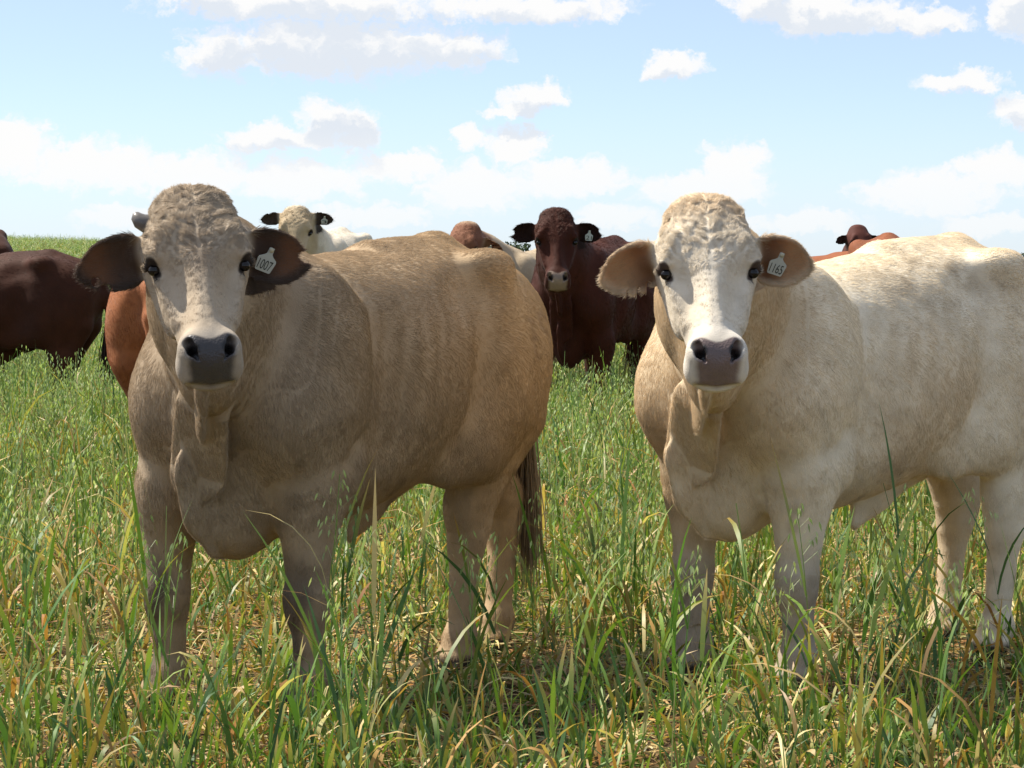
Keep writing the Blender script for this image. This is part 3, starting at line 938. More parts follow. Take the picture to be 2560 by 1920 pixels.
def grow_hair(e, count, hl):
    V, Q, N, FN = e['V'], e['Q'], e['N'], e['FN']
    r = np.random.default_rng(e['seed'] + 100)
    ar = np.linalg.norm(FN, axis=1)
    # more strands on the head
    wq = ar * (1 + 1.6 * e['inhead'][Q[:, 0]] + 1.2 * e['earm'][Q[:, 0]]) * (V[Q[:, 0], 2] > 0.06)
    wq *= (1 - e['pad'][Q[:, 0]])
    # eyes stay clear
    if e['has_head']:
        for s in (1, -1):
            dq = np.linalg.norm(np.stack([e['ha'][Q[:, 0]] - 0.1785, e['hb'][Q[:, 0]] - 0.016, e['hc'][Q[:, 0]] - s * 0.118], 1), axis=1)
            wq *= dq > 0.025
    cs = np.cumsum(wq); cs /= cs[-1]
    pick = np.searchsorted(cs, r.random(count))
    u, v = r.random(count)[:, None], r.random(count)[:, None]
    def lerp(arr):
        q = Q[pick]
        if arr.ndim == 1: uu, vv = u[:, 0], v[:, 0]
        else: uu, vv = u, v
        return (arr[q[:, 0]] * (1 - uu) + arr[q[:, 1]] * uu) * (1 - vv) + (arr[q[:, 3]] * (1 - uu) + arr[q[:, 2]] * uu) * vv
    P = lerp(V); n = lerp(N); n /= np.linalg.norm(n, axis=1, keepdims=True) + 1e-9
    c = lerp(e['colr']); ih = lerp(e['inhead']); em = lerp(e['earm']); et = e['eart'][Q[pick, 0]]; ei = lerp(e['earin']); ee = lerp(e['earedge'])
    ha, hb, hc = lerp(e['ha']), lerp(e['hb']), lerp(e['hc'])
    A, B, C = e['A'], e['B'], e['C']
    # flow of the coat
    x, y, z = P[:, 0], P[:, 1], P[:, 2]
    low = sstep(-z, -1.15, -0.8)
    flow = np.stack([-1.0 + 0.55 * low, 0.12 * np.sign(y), -0.25 - 0.85 * low], 1)
    leg = sstep(-z, -0.62, -0.5)
    flow = flow * (1 - leg[:, None]) + np.array((0.05, 0, -1.0)) * leg[:, None]
    neck = sstep(x, 0.5, 0.75) * (1 - ih)
    flow = flow * (1 - neck[:, None] * 0.7) + np.array((-0.25, 0, -1.0)) * neck[:, None] * 0.7
    up = sstep(-ha, -0.20, -0.16)
    dh = (-A * 1.0)[None] * up[:, None] + A[None] * (1 - up)[:, None] * 1.0 + C[None] * (np.sign(hc) * (0.75 + 4 * np.abs(hc)))[:, None] * np.where(up > 0.5, 1.0, 0.45)[:, None]
    flow = flow * (1 - ih)[:, None] + dh * ih[:, None]
    flow = flow * (1 - em)[:, None] + et * em[:, None]
    flow = flow + (-A * 0.6)[None] * (ih * sstep(-ha, -0.02, 0.02))[:, None]
    fore = ih * sstep(-ha, -0.24, -0.07) * sstep(hb, -0.06, 0.0)
    sw = 0.30 * fbm(P, 7, 40, 2) + 0.13 * vnoise(P, 70, 41) + fore * (1.5 * vnoise(P, 34, 42) + 0.9 * vnoise(P, 75, 43))
    t = flow - n * (flow * n).sum(1, keepdims=True)
    t /= np.linalg.norm(t, axis=1, keepdims=True) + 1e-9
    b = np.cross(n, t)
    t, b = t * np.cos(sw)[:, None] + b * np.sin(sw)[:, None], b * np.cos(sw)[:, None] - t * np.sin(sw)[:, None]
    ln = 0.0150 * hl * (0.6 + 0.7 * r.random(count)) * (1 + 0.40 * (1 - ih) * (1 - em))
    poll = ih * sstep(-ha, -0.06, 0.01)
    facem = ih * (1 - fore)
    ln *= 1 - 0.35 * facem * (1 + 0.8 * sstep(ha, 0.36, 0.43))
    ln *= 1 + 0.50 * fore + 0.05 * poll + e.get('tuft', 0.0) * poll * sstep(vnoise(P, 22, 77), 0.3, 0.8)
    ln *= 1 + em * (0.5 * ee - 0.1)
    ln *= 1 - 0.35 * leg
    topb = sstep(n[:, 2], 0.75, 0.95) * (1 - ih) * (1 - em)
    ln *= 1 + 0.25 * topb
    lift = 0.065 + 0.075 * r.random(count) + 0.12 * fore + 0.02 * poll + 0.1 * em * ee
    k = 3
    S = np.linspace(0, 1, k)
    pts = np.empty((count, k, 3))
    wob = r.standard_normal((count, 3)) * 0.06
    curl = (fore * 0.0045)[:, None]
    ph = 9 * vnoise(P, 16, 50)
    for i, s_ in enumerate(S):
        rise = (lift * (s_ - 0.42 * s_ * s_))[:, None]
        pts[:, i] = P - n * 0.0006 + ln[:, None] * (t * s_ * (1 - 0.3 * rise) + n * rise + (t * 0 + b * wob[:, :1] + n * wob[:, 1:2] * 0.4) * s_ * s_) + b * curl * np.sin(4.5 * s_ + ph)[:, None] * s_
    rad = np.outer((0.00036 + 0.00018 * r.random(count)) * (420000 / max(count, 300000)) ** 0.3, np.array([1.0, 0.85, 0.15]))
    along = np.stack([y * 55, (x * 0.65 - z * 0.75) * 55, (x * 0.75 + z * 0.65) * 9], 1)
    jit = 0.95 + 0.10 * r.random((count, 1)) + 0.13 * vnoise(along, 1.0, 60)[:, None] + 0.05 * vnoise(along, 2.3, 61)[:, None]
    cc = np.clip(c * jit * 1.13, 0.002, 0.95)
    return curves_obj('coat_hair', pts, rad, cc, e['ob'], M_HAIR)


def tail_tuft(ob, TL, colr, style, env, count):
    r = np.random.default_rng(5)
    end = np.array(TL[-1]); prev = np.array(TL[-2])
    d_ = end - prev; d_ /= np.linalg.norm(d_)
    cbase = colr[np.argmin(((env['V'] - end) ** 2).sum(1))] * 0.62
    k = 7
    pts = np.empty((count, k, 3))
    root = end - d_[None] * (r.random((count, 1)) * 0.16) + r.standard_normal((count, 3)) * 0.012
    ln = 0.20 + 0.18 * r.random(count)
    side = r.standard_normal((count, 3)) * 0.17; side[:, 2] *= 0.2
    for i in range(k):
        s_ = i / (k - 1)
        w_ = np.sin(s_ * 6 + r.random(count) * 0.6 + 5 * vnoise(root, 40, 3)) * 0.012 * s_
        pts[:, i] = root + ln[:, None] * (d_ * 0.25 + np.array((0, 0, -0.95))) * s_ + side * (ln * s_ * (1 - 0.45 * s_))[:, None] * 0.8 + side * 0.1 * w_[:, None] * 10
    rad = np.outer(np.full(count, 0.0024), np.array([1, 1, .9, .8, .65, .45, .12]))
    cc = np.clip(cbase * (0.6 + 0.7 * r.random((count, 1))), 0, 1)
    curves_obj('tail_tuft', pts, rad, cc, ob, M_HAIR)
# ------------------------------------------------------------------ ground
def terrain(x, y):
    x = np.asarray(x, float); y = np.asarray(y, float)
    roll_ = 0.03 * np.sin(x * 0.9 + 0.4 * y) * np.sin(y * 0.7)
    rise = sstep(y, 35, 150) * np.clip(0.55 - 0.035 * x, -0.35, 2.2)
    fall = -np.clip(y - 165, 0, 1e9) ** 0.9 * 0.035
    return np.where(y < 30, roll_ * sstep(y, 10, 14), 0) * 0.6 + rise + np.maximum(fall, -13)


ys_ = np.concatenate([np.linspace(-6, 60, 67), np.geomspace(63, 6000, 70)])
rows = []
nx_ = 81
for yv in ys_:
    half = 12 + max(yv, 0) * 0.9
    rows.append(np.stack([np.linspace(-half, half, nx_), np.full(nx_, yv)], 1))
gp = np.concatenate(rows)
gv = np.column_stack([gp, terrain(gp[:, 0], gp[:, 1])])
i_, j_ = np.meshgrid(np.arange(len(ys_) - 1), np.arange(nx_ - 1), indexing='ij')
k_ = (i_ * nx_ + j_).ravel()
gf = np.stack([k_, k_ + 1, k_ + nx_ + 1, k_ + nx_], 1)
gm = bpy.data.materials.new('pasture_soil'); gm.use_nodes = True
t = NT(gm.node_tree); t.n.clear()
oc = t.new('ShaderNodeTexCoord').outputs['Object']
n1 = t.noise(oc, 3.0, 6, 0.65); n2 = t.noise(oc, 45, 5, 0.7)
soil = t.mix(t.ss(n2, 0.35, 0.65), (0.045, 0.030, 0.020, 1), (0.20, 0.135, 0.075, 1))
far = t.sep(oc)[1]
grs = t.mix(n1, (0.055, 0.085, 0.022, 1), (0.13, 0.15, 0.05, 1))
gcol = t.mix(t.ss(far, 16, 40), soil, grs)
b_ = t.new('ShaderNodeBsdfPrincipled'); b_.inputs['Roughness'].default_value = 0.95; b_.inputs['Specular IOR Level'].default_value = 0.1
t.l.new(gcol, b_.inputs['Base Color'])
bp = t.new('ShaderNodeBump'); bp.inputs['Distance'].default_value = 0.03
t.put(bp.inputs['Height'], n2); t.l.new(bp.outputs[0], b_.inputs['Normal'])
o_ = t.new('ShaderNodeOutputMaterial'); t.l.new(b_.outputs[0], o_.inputs[0])
link('ground', mesh_from('ground', gv, gf, gm), kind='structure')

# ------------------------------------------------------------------ oats
mg = bpy.data.materials.new('oat_leaf'); mg.use_nodes = True
t = NT(mg.node_tree); t.n.clear()
at = t.new('ShaderNodeAttribute', attribute_name='col').outputs['Color']
b_ = t.new('ShaderNodeBsdfPrincipled'); b_.inputs['Roughness'].default_value = 0.48; b_.inputs['Specular IOR Level'].default_value = 0.32
at = t.mix(1.0, at, (1.30, 1.32, 1.15, 1), 'MULTIPLY')
t.l.new(at, b_.inputs['Base Color'])
tr = t.new('ShaderNodeBsdfTranslucent')
t.l.new(t.mix(1.0, at, (1.1, 1.2, 0.5, 1), 'MULTIPLY'), tr.inputs[0])
mx = t.new('ShaderNodeMixShader'); mx.inputs[0].default_value = 0.30
t.l.new(b_.outputs[0], mx.inputs[1]); t.l.new(tr.outputs[0], mx.inputs[2])
o_ = t.new('ShaderNodeOutputMaterial'); t.l.new(mx.outputs[0], o_.inputs[0])


class Bits:
    def __init__(self):
        self.V, self.F, self.C, self.n = [], [], [], 0
    def add(self, V, F, C):
        self.V.append(V.reshape(-1, 3)); self.F.append(F.reshape(-1, 4) + self.n); self.C.append(C.reshape(-1, 3)); self.n += V.reshape(-1, 3).shape[0]
    def ribbon(self, S, side, wid, col):
        """S (n,k,3) spine, side (n,3) or (n,k,3), wid (n,k), col (n,k,3)"""
        n, k, _ = S.shape
        if n == 0: return
        if side.ndim == 2: side = side[:, None, :]
        V = np.stack([S - side * wid[..., None] * 0.5, S + side * wid[..., None] * 0.5], 2)      # n,k,2,3
        base = (np.arange(n) * k * 2)[:, None]
        q = (np.arange(k - 1) * 2)[None] + base
        F = np.stack([q, q + 1, q + 3, q + 2], -1)
        self.add(V, F, np.repeat(col[:, :, None, :], 2, 2))
    def mesh(self, name, mat):
        return mesh_from(name, np.concatenate(self.V), np.concatenate(self.F), mat, True, np.concatenate(self.C))


GREENS = np.array([(0.085, 0.150, 0.030), (0.060, 0.125, 0.032), (0.120, 0.185, 0.035), (0.050, 0.100, 0.035), (0.150, 0.200, 0.050)])
DRY = np.array([(0.42, 0.30, 0.14), (0.34, 0.20, 0.075), (0.30, 0.14, 0.05), (0.50, 0.40, 0.21), (0.24, 0.15, 0.075)])
HEADC = np.array([(0.30, 0.36, 0.17), (0.38, 0.42, 0.25), (0.25, 0.32, 0.15)])


def leaves(B, r, base, az, L, th0, th1, wid, col, tip, k=6):
    """arching blades: polar angle from vertical grows from th0 to th1"""
    n = len(base)
    if n == 0: return
    s = np.linspace(0, 1, k)
    th = th0[:, None] + (th1 - th0)[:, None] * (s[None] ** 1.35)
    d2 = np.stack([np.cos(az), np.sin(az)], 1)
    dl = (L / (k - 1))[:, None]
    hx = np.cumsum(np.sin(th) * dl, 1) - (np.sin(th) * dl)[:, :1]
    hz = np.cumsum(np.cos(th) * dl, 1) - (np.cos(th) * dl)[:, :1]
    S = base[:, None, :] + np.concatenate([hx[..., None] * d2[:, None, :], hz[..., None]], -1)
    S[..., 2] = np.maximum(S[..., 2], 0.006)
    tw = r.normal(0, 0.5, n)
    sa = az + math.pi / 2 + tw
    side = np.stack([np.cos(sa), np.sin(sa), r.normal(0, 0.25, n)], 1)
    prof = np.clip(1.25 * (1 - s ** 2.2) * (0.6 + 0.9 * np.minimum(s * 4, 0.6)), 0.04, 1)
    c = col[:, None, :] * (1 - s[None, :, None] ** 2) + tip[:, None, :] * s[None, :, None] ** 2
    B.ribbon(S, side, wid[:, None] * prof[None], c)


def tillers(B, r, xy, h, detail=2, panicle=0.6, yellow=0.25):
    n = len(xy)
    if n == 0: return
    z0 = terrain(xy[:, 0], xy[:, 1]) if detail else np.zeros(n)
    base = np.column_stack([xy, z0])
    az = r.random(n) * 2 * math.pi
    lean = np.abs(r.normal(0, 0.16, n)) + 0.03
    k = 6 if detail == 2 else 4
    s = np.linspace(0, 1, k)
    d2 = np.stack([np.cos(az), np.sin(az), np.zeros(n)], 1)
    S = base[:, None] + h[:, None, None] * (s[None, :, None] * np.array((0, 0, 1.0)) * (1 - 0.5 * lean[:, None, None] * s[None, :, None]) + (lean[:, None] * s[None] ** 2)[..., None] * d2[:, None])
    g = GREENS[r.integers(0, len(GREENS), n)] * (0.8 + 0.4 * r.random((n, 1)))
    dryp = r.random(n) < yellow
    g = np.where(dryp[:, None], g * 0.45 + DRY[r.integers(0, len(DRY), n)] * 0.55, g)
    stem = g * 0.75 + np.array((0.055, 0.075, 0.045))
    sa = r.random(n) * math.pi
    sw = (0.0048 if detail == 2 else 0.0066) * (0.8 + 0.5 * r.random(n))
    B.ribbon(S, np.stack([np.cos(sa), np.sin(sa), np.zeros(n)], 1), sw[:, None] * np.linspace(1, 0.45, k)[None], np.repeat(stem[:, None], k, 1) * (1 - 0.1 * s)[None, :, None])
    # stem leaves
    for q in range(3 if detail == 2 else 2):
        f_ = (0.12 + 0.24 * q + 0.1 * r.random(n))
        i0 = f_ * (k - 1); ii = np.minimum(i0.astype(int), k - 2); fr = (i0 - ii)[:, None]
        p = S[np.arange(n), ii] * (1 - fr) + S[np.arange(n), ii + 1] * fr
        L = h * (0.36 + 0.32 * r.random(n))
        c = g * (0.85 + 0.3 * r.random((n, 1)))
        old = r.random(n) < (0.55 if q == 0 else 0.12)
        c = np.where(old[:, None], DRY[r.integers(0, len(DRY), n)] * (0.7 + 0.5 * r.random((n, 1))), c)
        tip = np.where((r.random(n) < 0.32)[:, None], DRY[r.integers(0, 3, n)], c)
        leaves(B, r, p, r.random(n) * 2 * math.pi, L, 0.10 + 0.30 * r.random(n), 0.35 + 1.5 * r.random(n) ** 1.8 + old * 0.9, 0.007 + 0.006 * r.random(n), c, tip, 6 if detail == 2 else 4)
    # nodding oat heads
    has = np.where(r.random(n) < panicle)[0]
    ns = 18 if detail == 2 else 9
    if len(has):
        m = len(has)
        hc_ = HEADC[r.integers(0, 3, m)] * (0.75 + 0.5 * r.random((m, 1)))
        top = S[has, -1]
        ax_ = S[has, -1] - S[has, -2]; ax_ /= np.linalg.norm(ax_, axis=1, keepdims=True)
        for q in range(ns):
            u = (q + r.random(m)) / ns
            p0 = top - ax_ * (0.17 * u * (0.8 + 0.4 * r.random(m)))[:, None]
            a2 = r.random(m) * 2 * math.pi
            rad = (0.010 + 0.050 * u ** 0.8) * (0.5 + 0.8 * r.random(m))
            o2 = np.stack([np.cos(a2), np.sin(a2), np.zeros(m)], 1)
            p1 = p0 + o2 * rad[:, None] + np.array((0, 0, 1.0)) * (rad * 0.5 + 0.012)[:, None]
            dirn = o2 * (0.25 + 0.3 * r.random((m, 1))) + np.array((0, 0, -1.0)); dirn /= np.linalg.norm(dirn, axis=1, keepdims=True)
            ln = 0.022 * (0.8 + 0.4 * r.random(m))
            Sp = np.stack([p1, p1 + dirn * (ln * 0.4)[:, None], p1 + dirn * ln[:, None]], 1)
            sd_ = np.cross(dirn, r.normal(0, 1, (m, 3))); sd_ /= np.linalg.norm(sd_, axis=1, keepdims=True)
            wd = np.array((0.0012, 0.0064, 0.0008)) * (1.0 if detail == 2 else 1.35)
            cc = hc_[:, None] * (0.8 + 0.4 * r.random((m, 1, 1))) * np.ones((1, 3, 1))
            B.ribbon(Sp, sd_, np.tile(wd, (m, 1)), cc)
            if detail == 2:
                if q % 2 == 0:
                    s2 = np.cross(dirn, sd_)
                    B.ribbon(Sp, s2, np.tile(wd, (m, 1)), cc)
                br = np.stack([p0, p1], 1)
                B.ribbon(br, sd_, np.full((m, 2), 0.0011), np.repeat(hc_[:, None], 2, 1) * 0.9)


r = np.random.default_rng(21)
COWS = [((-0.47, 8.25), (-0.51, -0.86)), ((1.07, 8.62), (-0.735, -0.68))]
FEET = [((0.50, 0.19), (0.59, -0.225), (-0.43, 0.13), (-0.87, 0.0)), ((0.50, 0.20), (0.53, -0.19), (-0.50, 0.18), (-0.68, -0.16))]


def under(xy):
    """1 under a foreground animal's trunk; also where a foot stands"""
    u = np.zeros(len(xy)); foot = np.zeros(len(xy), bool)
    for (m, fw), ft in zip(COWS, FEET):
        fw = np.array(fw) / np.linalg.norm(fw); lf = np.array((-fw[1], fw[0]))
        d_ = xy - np.array(m); lx, ly = d_ @ fw, d_ @ lf
        u = np.maximum(u, sstep(1 - np.maximum(np.abs(lx) / 0.98, np.abs(ly) / 0.42), 0, 0.12))
        for a, b2 in ft:
            foot |= (np.hypot(lx - a - 0.03, ly - b2) < 0.085)
    return u, foot


def scatter(y0, y1, dens, margin=1.3):
    n = int(dens * (0.183 * (y1 ** 2 - y0 ** 2) + 2 * margin * (y1 - y0)))
    a, b2 = 0.183, 2 * margin
    yv = y0 + (y1 - y0) * r.random(n * 2)
    keep = r.random(n * 2) < (0.366 * yv + b2) / (0.366 * y1 + b2)
    yv = yv[keep][:n]
    xv = (r.random(len(yv)) * 2 - 1) * (0.183 * yv + margin)
    return np.stack([xv, yv], 1)


def clumpy(xy, sc, lo, hi, seed):
    nz = fbm(np.column_stack([xy, np.zeros(len(xy))]), sc, seed, 3)
    return r.random(len(xy)) < sstep(nz, lo, hi)


B = Bits()
# standing oats near the steers: thin and grazed in front, thick behind
xy = scatter(6.2, 9.6, 120); u, ft = under(xy)
keep = ~ft & clumpy(xy, 2.2, -0.75, 0.35, 5) & (r.random(len(xy)) > 0.45 * u)
xy, u = xy[keep], u[keep]
h = np.where(r.random(len(xy)) < 0.17, 0.44 + 0.24 * r.random(len(xy)), 0.10 + 0.20 * r.random(len(xy)))
h = np.where(u > 0.05, np.minimum(h, 0.10 + 0.16 * r.random(len(xy))), h)
tall = h > 0.40
# a few stalks that stand right before the animals
sx = np.array([(820, 7.25), (842, 7.3), (800, 7.2), (372, 7.35), (395, 7.3), (1235, 7.7), (1660, 7.5), (1645, 7.55), (1930, 7.4), (2120, 7.6), (1180, 7.3), (1500, 7.2), (2290, 7.7), (120, 7.6), (60, 7.9), (1330, 8.2)])
tillers(B, r, np.stack([(sx[:, 0] - 1280) * sx[:, 1] / F_PX, sx[:, 1]], 1), np.array([.74, .70, .66, .62, .55, .55, .60, .52, .5, .5, .5, .55, .5, .6, .62, .6]), 2, 1.0, 0.0)
tillers(B, r, xy[tall], h[tall], 2, 0.85, 0.15)
tillers(B, r, xy[~tall], h[~tall], 2, 0.10, 0.30)
xy = scatter(9.3, 14.5, 140); u, ft = under(xy)
xy = xy[~ft & (u < 0.4) & clumpy(xy, 1.3, -0.9, 0.1, 6)]
h = np.where(r.random(len(xy)) < 0.35, 0.42 + 0.24 * r.random(len(xy)), 0.20 + 0.22 * r.random(len(xy)))
tillers(B, r, xy, h, 1, 0.6, 0.22)
# darker green blades close to the camera
xy = scatter(6.2, 7.2, 230)
xy = xy[clumpy(xy, 1.8, -0.4, 0.4, 15)]
tillers(B, r, xy, 0.12 + 0.22 * r.random(len(xy)), 2, 0.0, 0.08)
# leafy tufts
xy = scatter(6.2, 12.0, 50); u, ft = under(xy)
xy = xy[~ft & clumpy(xy, 2.6, -0.6, 0.5, 8)]
for q in range(7):
    n = len(xy)
    p = np.column_stack([xy + r.normal(0, 0.014, (n, 2)), np.zeros(n)])
    c = GREENS[r.integers(0, 5, n)] * (0.85 + 0.5 * r.random((n, 1)))
    dr = r.random(n) < 0.22
    c = np.where(dr[:, None], DRY[r.integers(0, 5, n)] * (0.7 + 0.6 * r.random((n, 1))), c)
    tip = np.where((r.random(n) < 0.4)[:, None], DRY[r.integers(0, 4, n)], c)
    leaves(B, r, p, r.random(n) * 6.283, 0.07 + 0.16 * r.random(n), 0.1 + 0.4 * r.random(n), 0.4 + 1.6 * r.random(n) ** 1.5, 0.006 + 0.009 * r.random(n), c, tip, 6)
# trampled straw and dead blades on the ground
xy = scatter(6.0, 13.0, 900)
n = len(xy)
c = DRY[r.integers(0, 5, n)] * (0.55 + 0.8 * r.random((n, 1)))
gr = r.random(n) < 0.14
c = np.where(gr[:, None], GREENS[r.integers(0, 5, n)], c)
leaves(B, r, np.column_stack([xy, 0.004 + 0.05 * r.random(n) ** 2]), r.random(n) * 6.283, 0.06 + 0.20 * r.random(n), 1.15 + 0.5 * r.random(n), 1.3 + 0.7 * r.random(n), 0.004 + 0.006 * r.random(n), c, c, 4)
me = B.mesh('oat_grass', mg)
link('oat_grass', me, None, 'green oat crop with nodding heads around the front steers', 'grass', None, 'stuff')

# thick stand farther back: round patches of oats set over the whole field
patches = bpy.data.collections.new('oat_patches')
for v in range(4):
    B = Bits()
    m = 380
    rr = 1.15 * np.sqrt(r.random(m)); aa = r.random(m) * 6.283
    tillers(B, r, np.stack([rr * np.cos(aa), rr * np.sin(aa)], 1), np.where(r.random(m) < 0.25, 0.40 + 0.26 * r.random(m), 0.18 + 0.22 * r.random(m)), 0, 0.7, 0.24)
    po = bpy.data.objects.new('oat_patch', B.mesh('oat_patch', mg))
    patches.objects.link(po)
pts = []; scl = []
for (y0, y1, step, sc) in ((14.3, 48, 1.15, 1.0), (48, 95, 1.7, 1.45), (95, 190, 3.2, 2.6)):
    yv = y0
    while yv < y1:
        half = 0.25 * yv + 4.0
        for xv in np.arange(-half, half, step):
            jx, jy = r.normal(0, 0.25 * step, 2)
            pts.append((xv + jx, yv + jy)); scl.append(sc)
        yv += step
pts = np.array(pts); scl = np.array(scl)
pv = np.column_stack([pts, terrain(pts[:, 0], pts[:, 1]) - 0.01])
pm = bpy.data.meshes.new('oat_field')
pm.from_pydata([tuple(v) for v in pv], [], [])
def pa(nm, ty, key, arr):
    a = pm.attributes.new(nm, ty, 'POINT'); a.data.foreach_set(key, np.asarray(arr).ravel())
pa('rot', 'FLOAT', 'value', (r.random(len(pv)) * 6.283).astype(np.float32))
pa('scl', 'FLOAT_VECTOR', 'vector', np.stack([scl, scl, 0.80 + 0.35 * r.random(len(pv)) + 0.0 * scl], 1).astype(np.float32))
fo = link('oat_field', pm, None, 'dense green oat crop stretching back to the horizon', 'grass', None, 'stuff')
ng = bpy.data.node_groups.new('oat_field', 'GeometryNodeTree')
ng.interface.new_socket('Geometry', in_out='INPUT', socket_type='NodeSocketGeometry')
ng.interface.new_socket('Geometry', in_out='OUTPUT', socket_type='NodeSocketGeometry')
N_ = ng.nodes.new; Lk = ng.links.new
gi, go = N_('NodeGroupInput'), N_('NodeGroupOutput')
ip = N_('GeometryNodeInstanceOnPoints'); ci = N_('GeometryNodeCollectionInfo')
ci.inputs['Collection'].default_value = patches; ci.inputs['Separate Children'].default_value = True; ci.inputs['Reset Children'].default_value = True
ip.inputs['Pick Instance'].default_value = True
na1 = N_('GeometryNodeInputNamedAttribute'); na1.data_type = 'FLOAT'; na1.inputs[0].default_value = 'rot'
na2 = N_('GeometryNodeInputNamedAttribute'); na2.data_type = 'FLOAT_VECTOR'; na2.inputs[0].default_value = 'scl'
cx = N_('ShaderNodeCombineXYZ'); Lk(na1.outputs[0], cx.inputs[2])
e2r = N_('FunctionNodeEulerToRotation'); Lk(cx.outputs[0], e2r.inputs[0])
Lk(gi.outputs[0], ip.inputs['Points']); Lk(ci.outputs[0], ip.inputs['Instance'])
Lk(e2r.outputs[0], ip.inputs['Rotation']); Lk(na2.outputs[0], ip.inputs['Scale'])
Lk(ip.outputs[0], go.inputs[0])
fo.modifiers.new('patches', 'NODES').node_group = ng

# ------------------------------------------------------------------ the herd
def mixc(a, b, t):
    return a * (1 - t[:, None]) + np.asarray(b) * t[:, None]


def style_tan(V, N, ha, hb, hc, inhead, earm, earin, earl, earedge, muz, L, seed):
    c = np.tile((0.375, 0.275, 0.170), (len(V), 1))
    c = c * (1 + 0.16 * fbm(V, 5, 3, 3))[:, None]
    c = mixc(c, (0.43, 0.30, 0.165), sstep(-V[:, 0], 0.1, 0.6) * 0.6)
    c = mixc(c, (0.33, 0.262, 0.188), sstep(V[:, 0], 0.25, 0.75) * (1 - inhead) * 0.6)
    # smoky knees and cannons
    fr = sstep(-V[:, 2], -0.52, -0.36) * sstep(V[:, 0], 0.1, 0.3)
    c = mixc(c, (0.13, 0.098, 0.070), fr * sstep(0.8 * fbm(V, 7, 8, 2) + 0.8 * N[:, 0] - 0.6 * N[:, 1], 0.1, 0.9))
    # brand on the near thigh
    bx, bz = V[:, 0] + 0.62, V[:, 2] - 1.03
    side = (V[:, 1] > 0.1)
    def stroke(x0, z0, x1, z1, r):
        d = np.array((x1 - x0, z1 - z0)); q = np.stack([bx - x0, bz - z0], 1)
        t = np.clip((q @ d) / (d @ d), 0, 1)
        return sstep(-np.linalg.norm(q - t[:, None] * d, axis=1), -r - 0.008, -r + 0.004)
    br = np.zeros(len(V))
    for st in ((-.10, .06, -.02, .075), (-.02, .075, -.015, .03), (-.015, .03, -.075, .015), (-.075, .015, -.07, -.045), (-.07, -.045, -.10, -.06),
               (.03, .05, .07, .06), (.05, .055, .045, -.05), (.045, -.05, .02, -.06), (.03, .005, .065, .0)):
        br = np.maximum(br, stroke(*st, 0.006))
    c = mixc(c, (0.19, 0.125, 0.078), br * side * (0.45 + 0.3 * fbm(V, 40, 5, 2)))
    dirt = sstep(fbm(V, 11, 51, 3), 0.18, 0.6) * sstep(-V[:, 2], -1.0, -0.6) * (1 - inhead)
    c = mixc(c, (0.17, 0.125, 0.080), dirt * 0.45)
    # face
    c = mixc(c, (0.43, 0.355, 0.265), inhead * 0.85)
    c = mixc(c, (0.27, 0.19, 0.115), inhead * sstep(-ha, -0.03, 0.06))
    tear = np.exp(-(((ha - 0.195) / 0.085) ** 2 + (hc / 0.03) ** 2)) * inhead * sstep(hb, 0, 0.03)
    c = mixc(c, (0.21, 0.15, 0.10), tear * 0.6)
    ring = inhead * sstep(ha, 0.39, 0.46)
    c = mixc(c, (0.36, 0.31, 0.25), ring)
    c = eyes_nose(c, ha, hb, hc, inhead, (0.040, 0.036, 0.036))
    c = mixc(c, (0.085, 0.056, 0.042), earm * (0.75 + 0.25 * earin))
    c = mixc(c, (0.20, 0.10, 0.055), earm * earin * sstep(earl, 0.45, 0.75) * 0.8)
    c = mixc(c, (0.07, 0.05, 0.04), earm * earedge * 0.9)
    return c


def eyes_nose(c, ha, hb, hc, inhead, pad, rimcol=(0.03, 0.022, 0.018)):
    p = nose_pad(ha, hb, hc, inhead)
    c = mixc(c, np.asarray(pad) * 1.3, p)
    c = mixc(c, pad, p * sstep(-ha - 0.3 * np.abs(hc), -0.525, -0.49))
    for s in (1, -1):
        nd = np.sqrt(((ha - 0.490) / 0.026) ** 2 + ((hc - s * 0.044) / 0.020) ** 2)
        c = mixc(c, (0.008, 0.006, 0.006), inhead * sstep(-nd, -1.0, -0.6) * sstep(hb, -0.05, -0.02))
        d = np.sqrt(((ha - 0.182) / 0.034) ** 2 + ((hb - 0.008) / 0.036) ** 2 + ((hc - s * 0.128) / 0.03) ** 2)
        c = mixc(c, rimcol, inhead * sstep(-d, -0.86, -0.55))
        q = (ha - 0.186) * 0.82 + (np.abs(hc) - 0.118) * -0.57
        w2 = (ha - 0.186) * 0.57 + (np.abs(hc) - 0.118) * 0.82
        c = mixc(c, rimcol, inhead * sstep(-np.sqrt((q / 0.034) ** 2 + (w2 / 0.016) ** 2 + ((hb - 0.012) / 0.04) ** 2), -1.0, -0.7))
        # tear line running down from the inner corner
        t = np.clip((ha - 0.198) / 0.045, 0, 1)
        dl = np.abs(np.abs(hc) - (0.110 - 0.02 * t)) + np.abs(hb - (0.033 + 0.004 * t)) * 0.8
        c = mixc(c, rimcol, inhead * (ha > 0.19) * (ha < 0.245) * sstep(-dl, -0.012, -0.004) * 0.85)
    return c


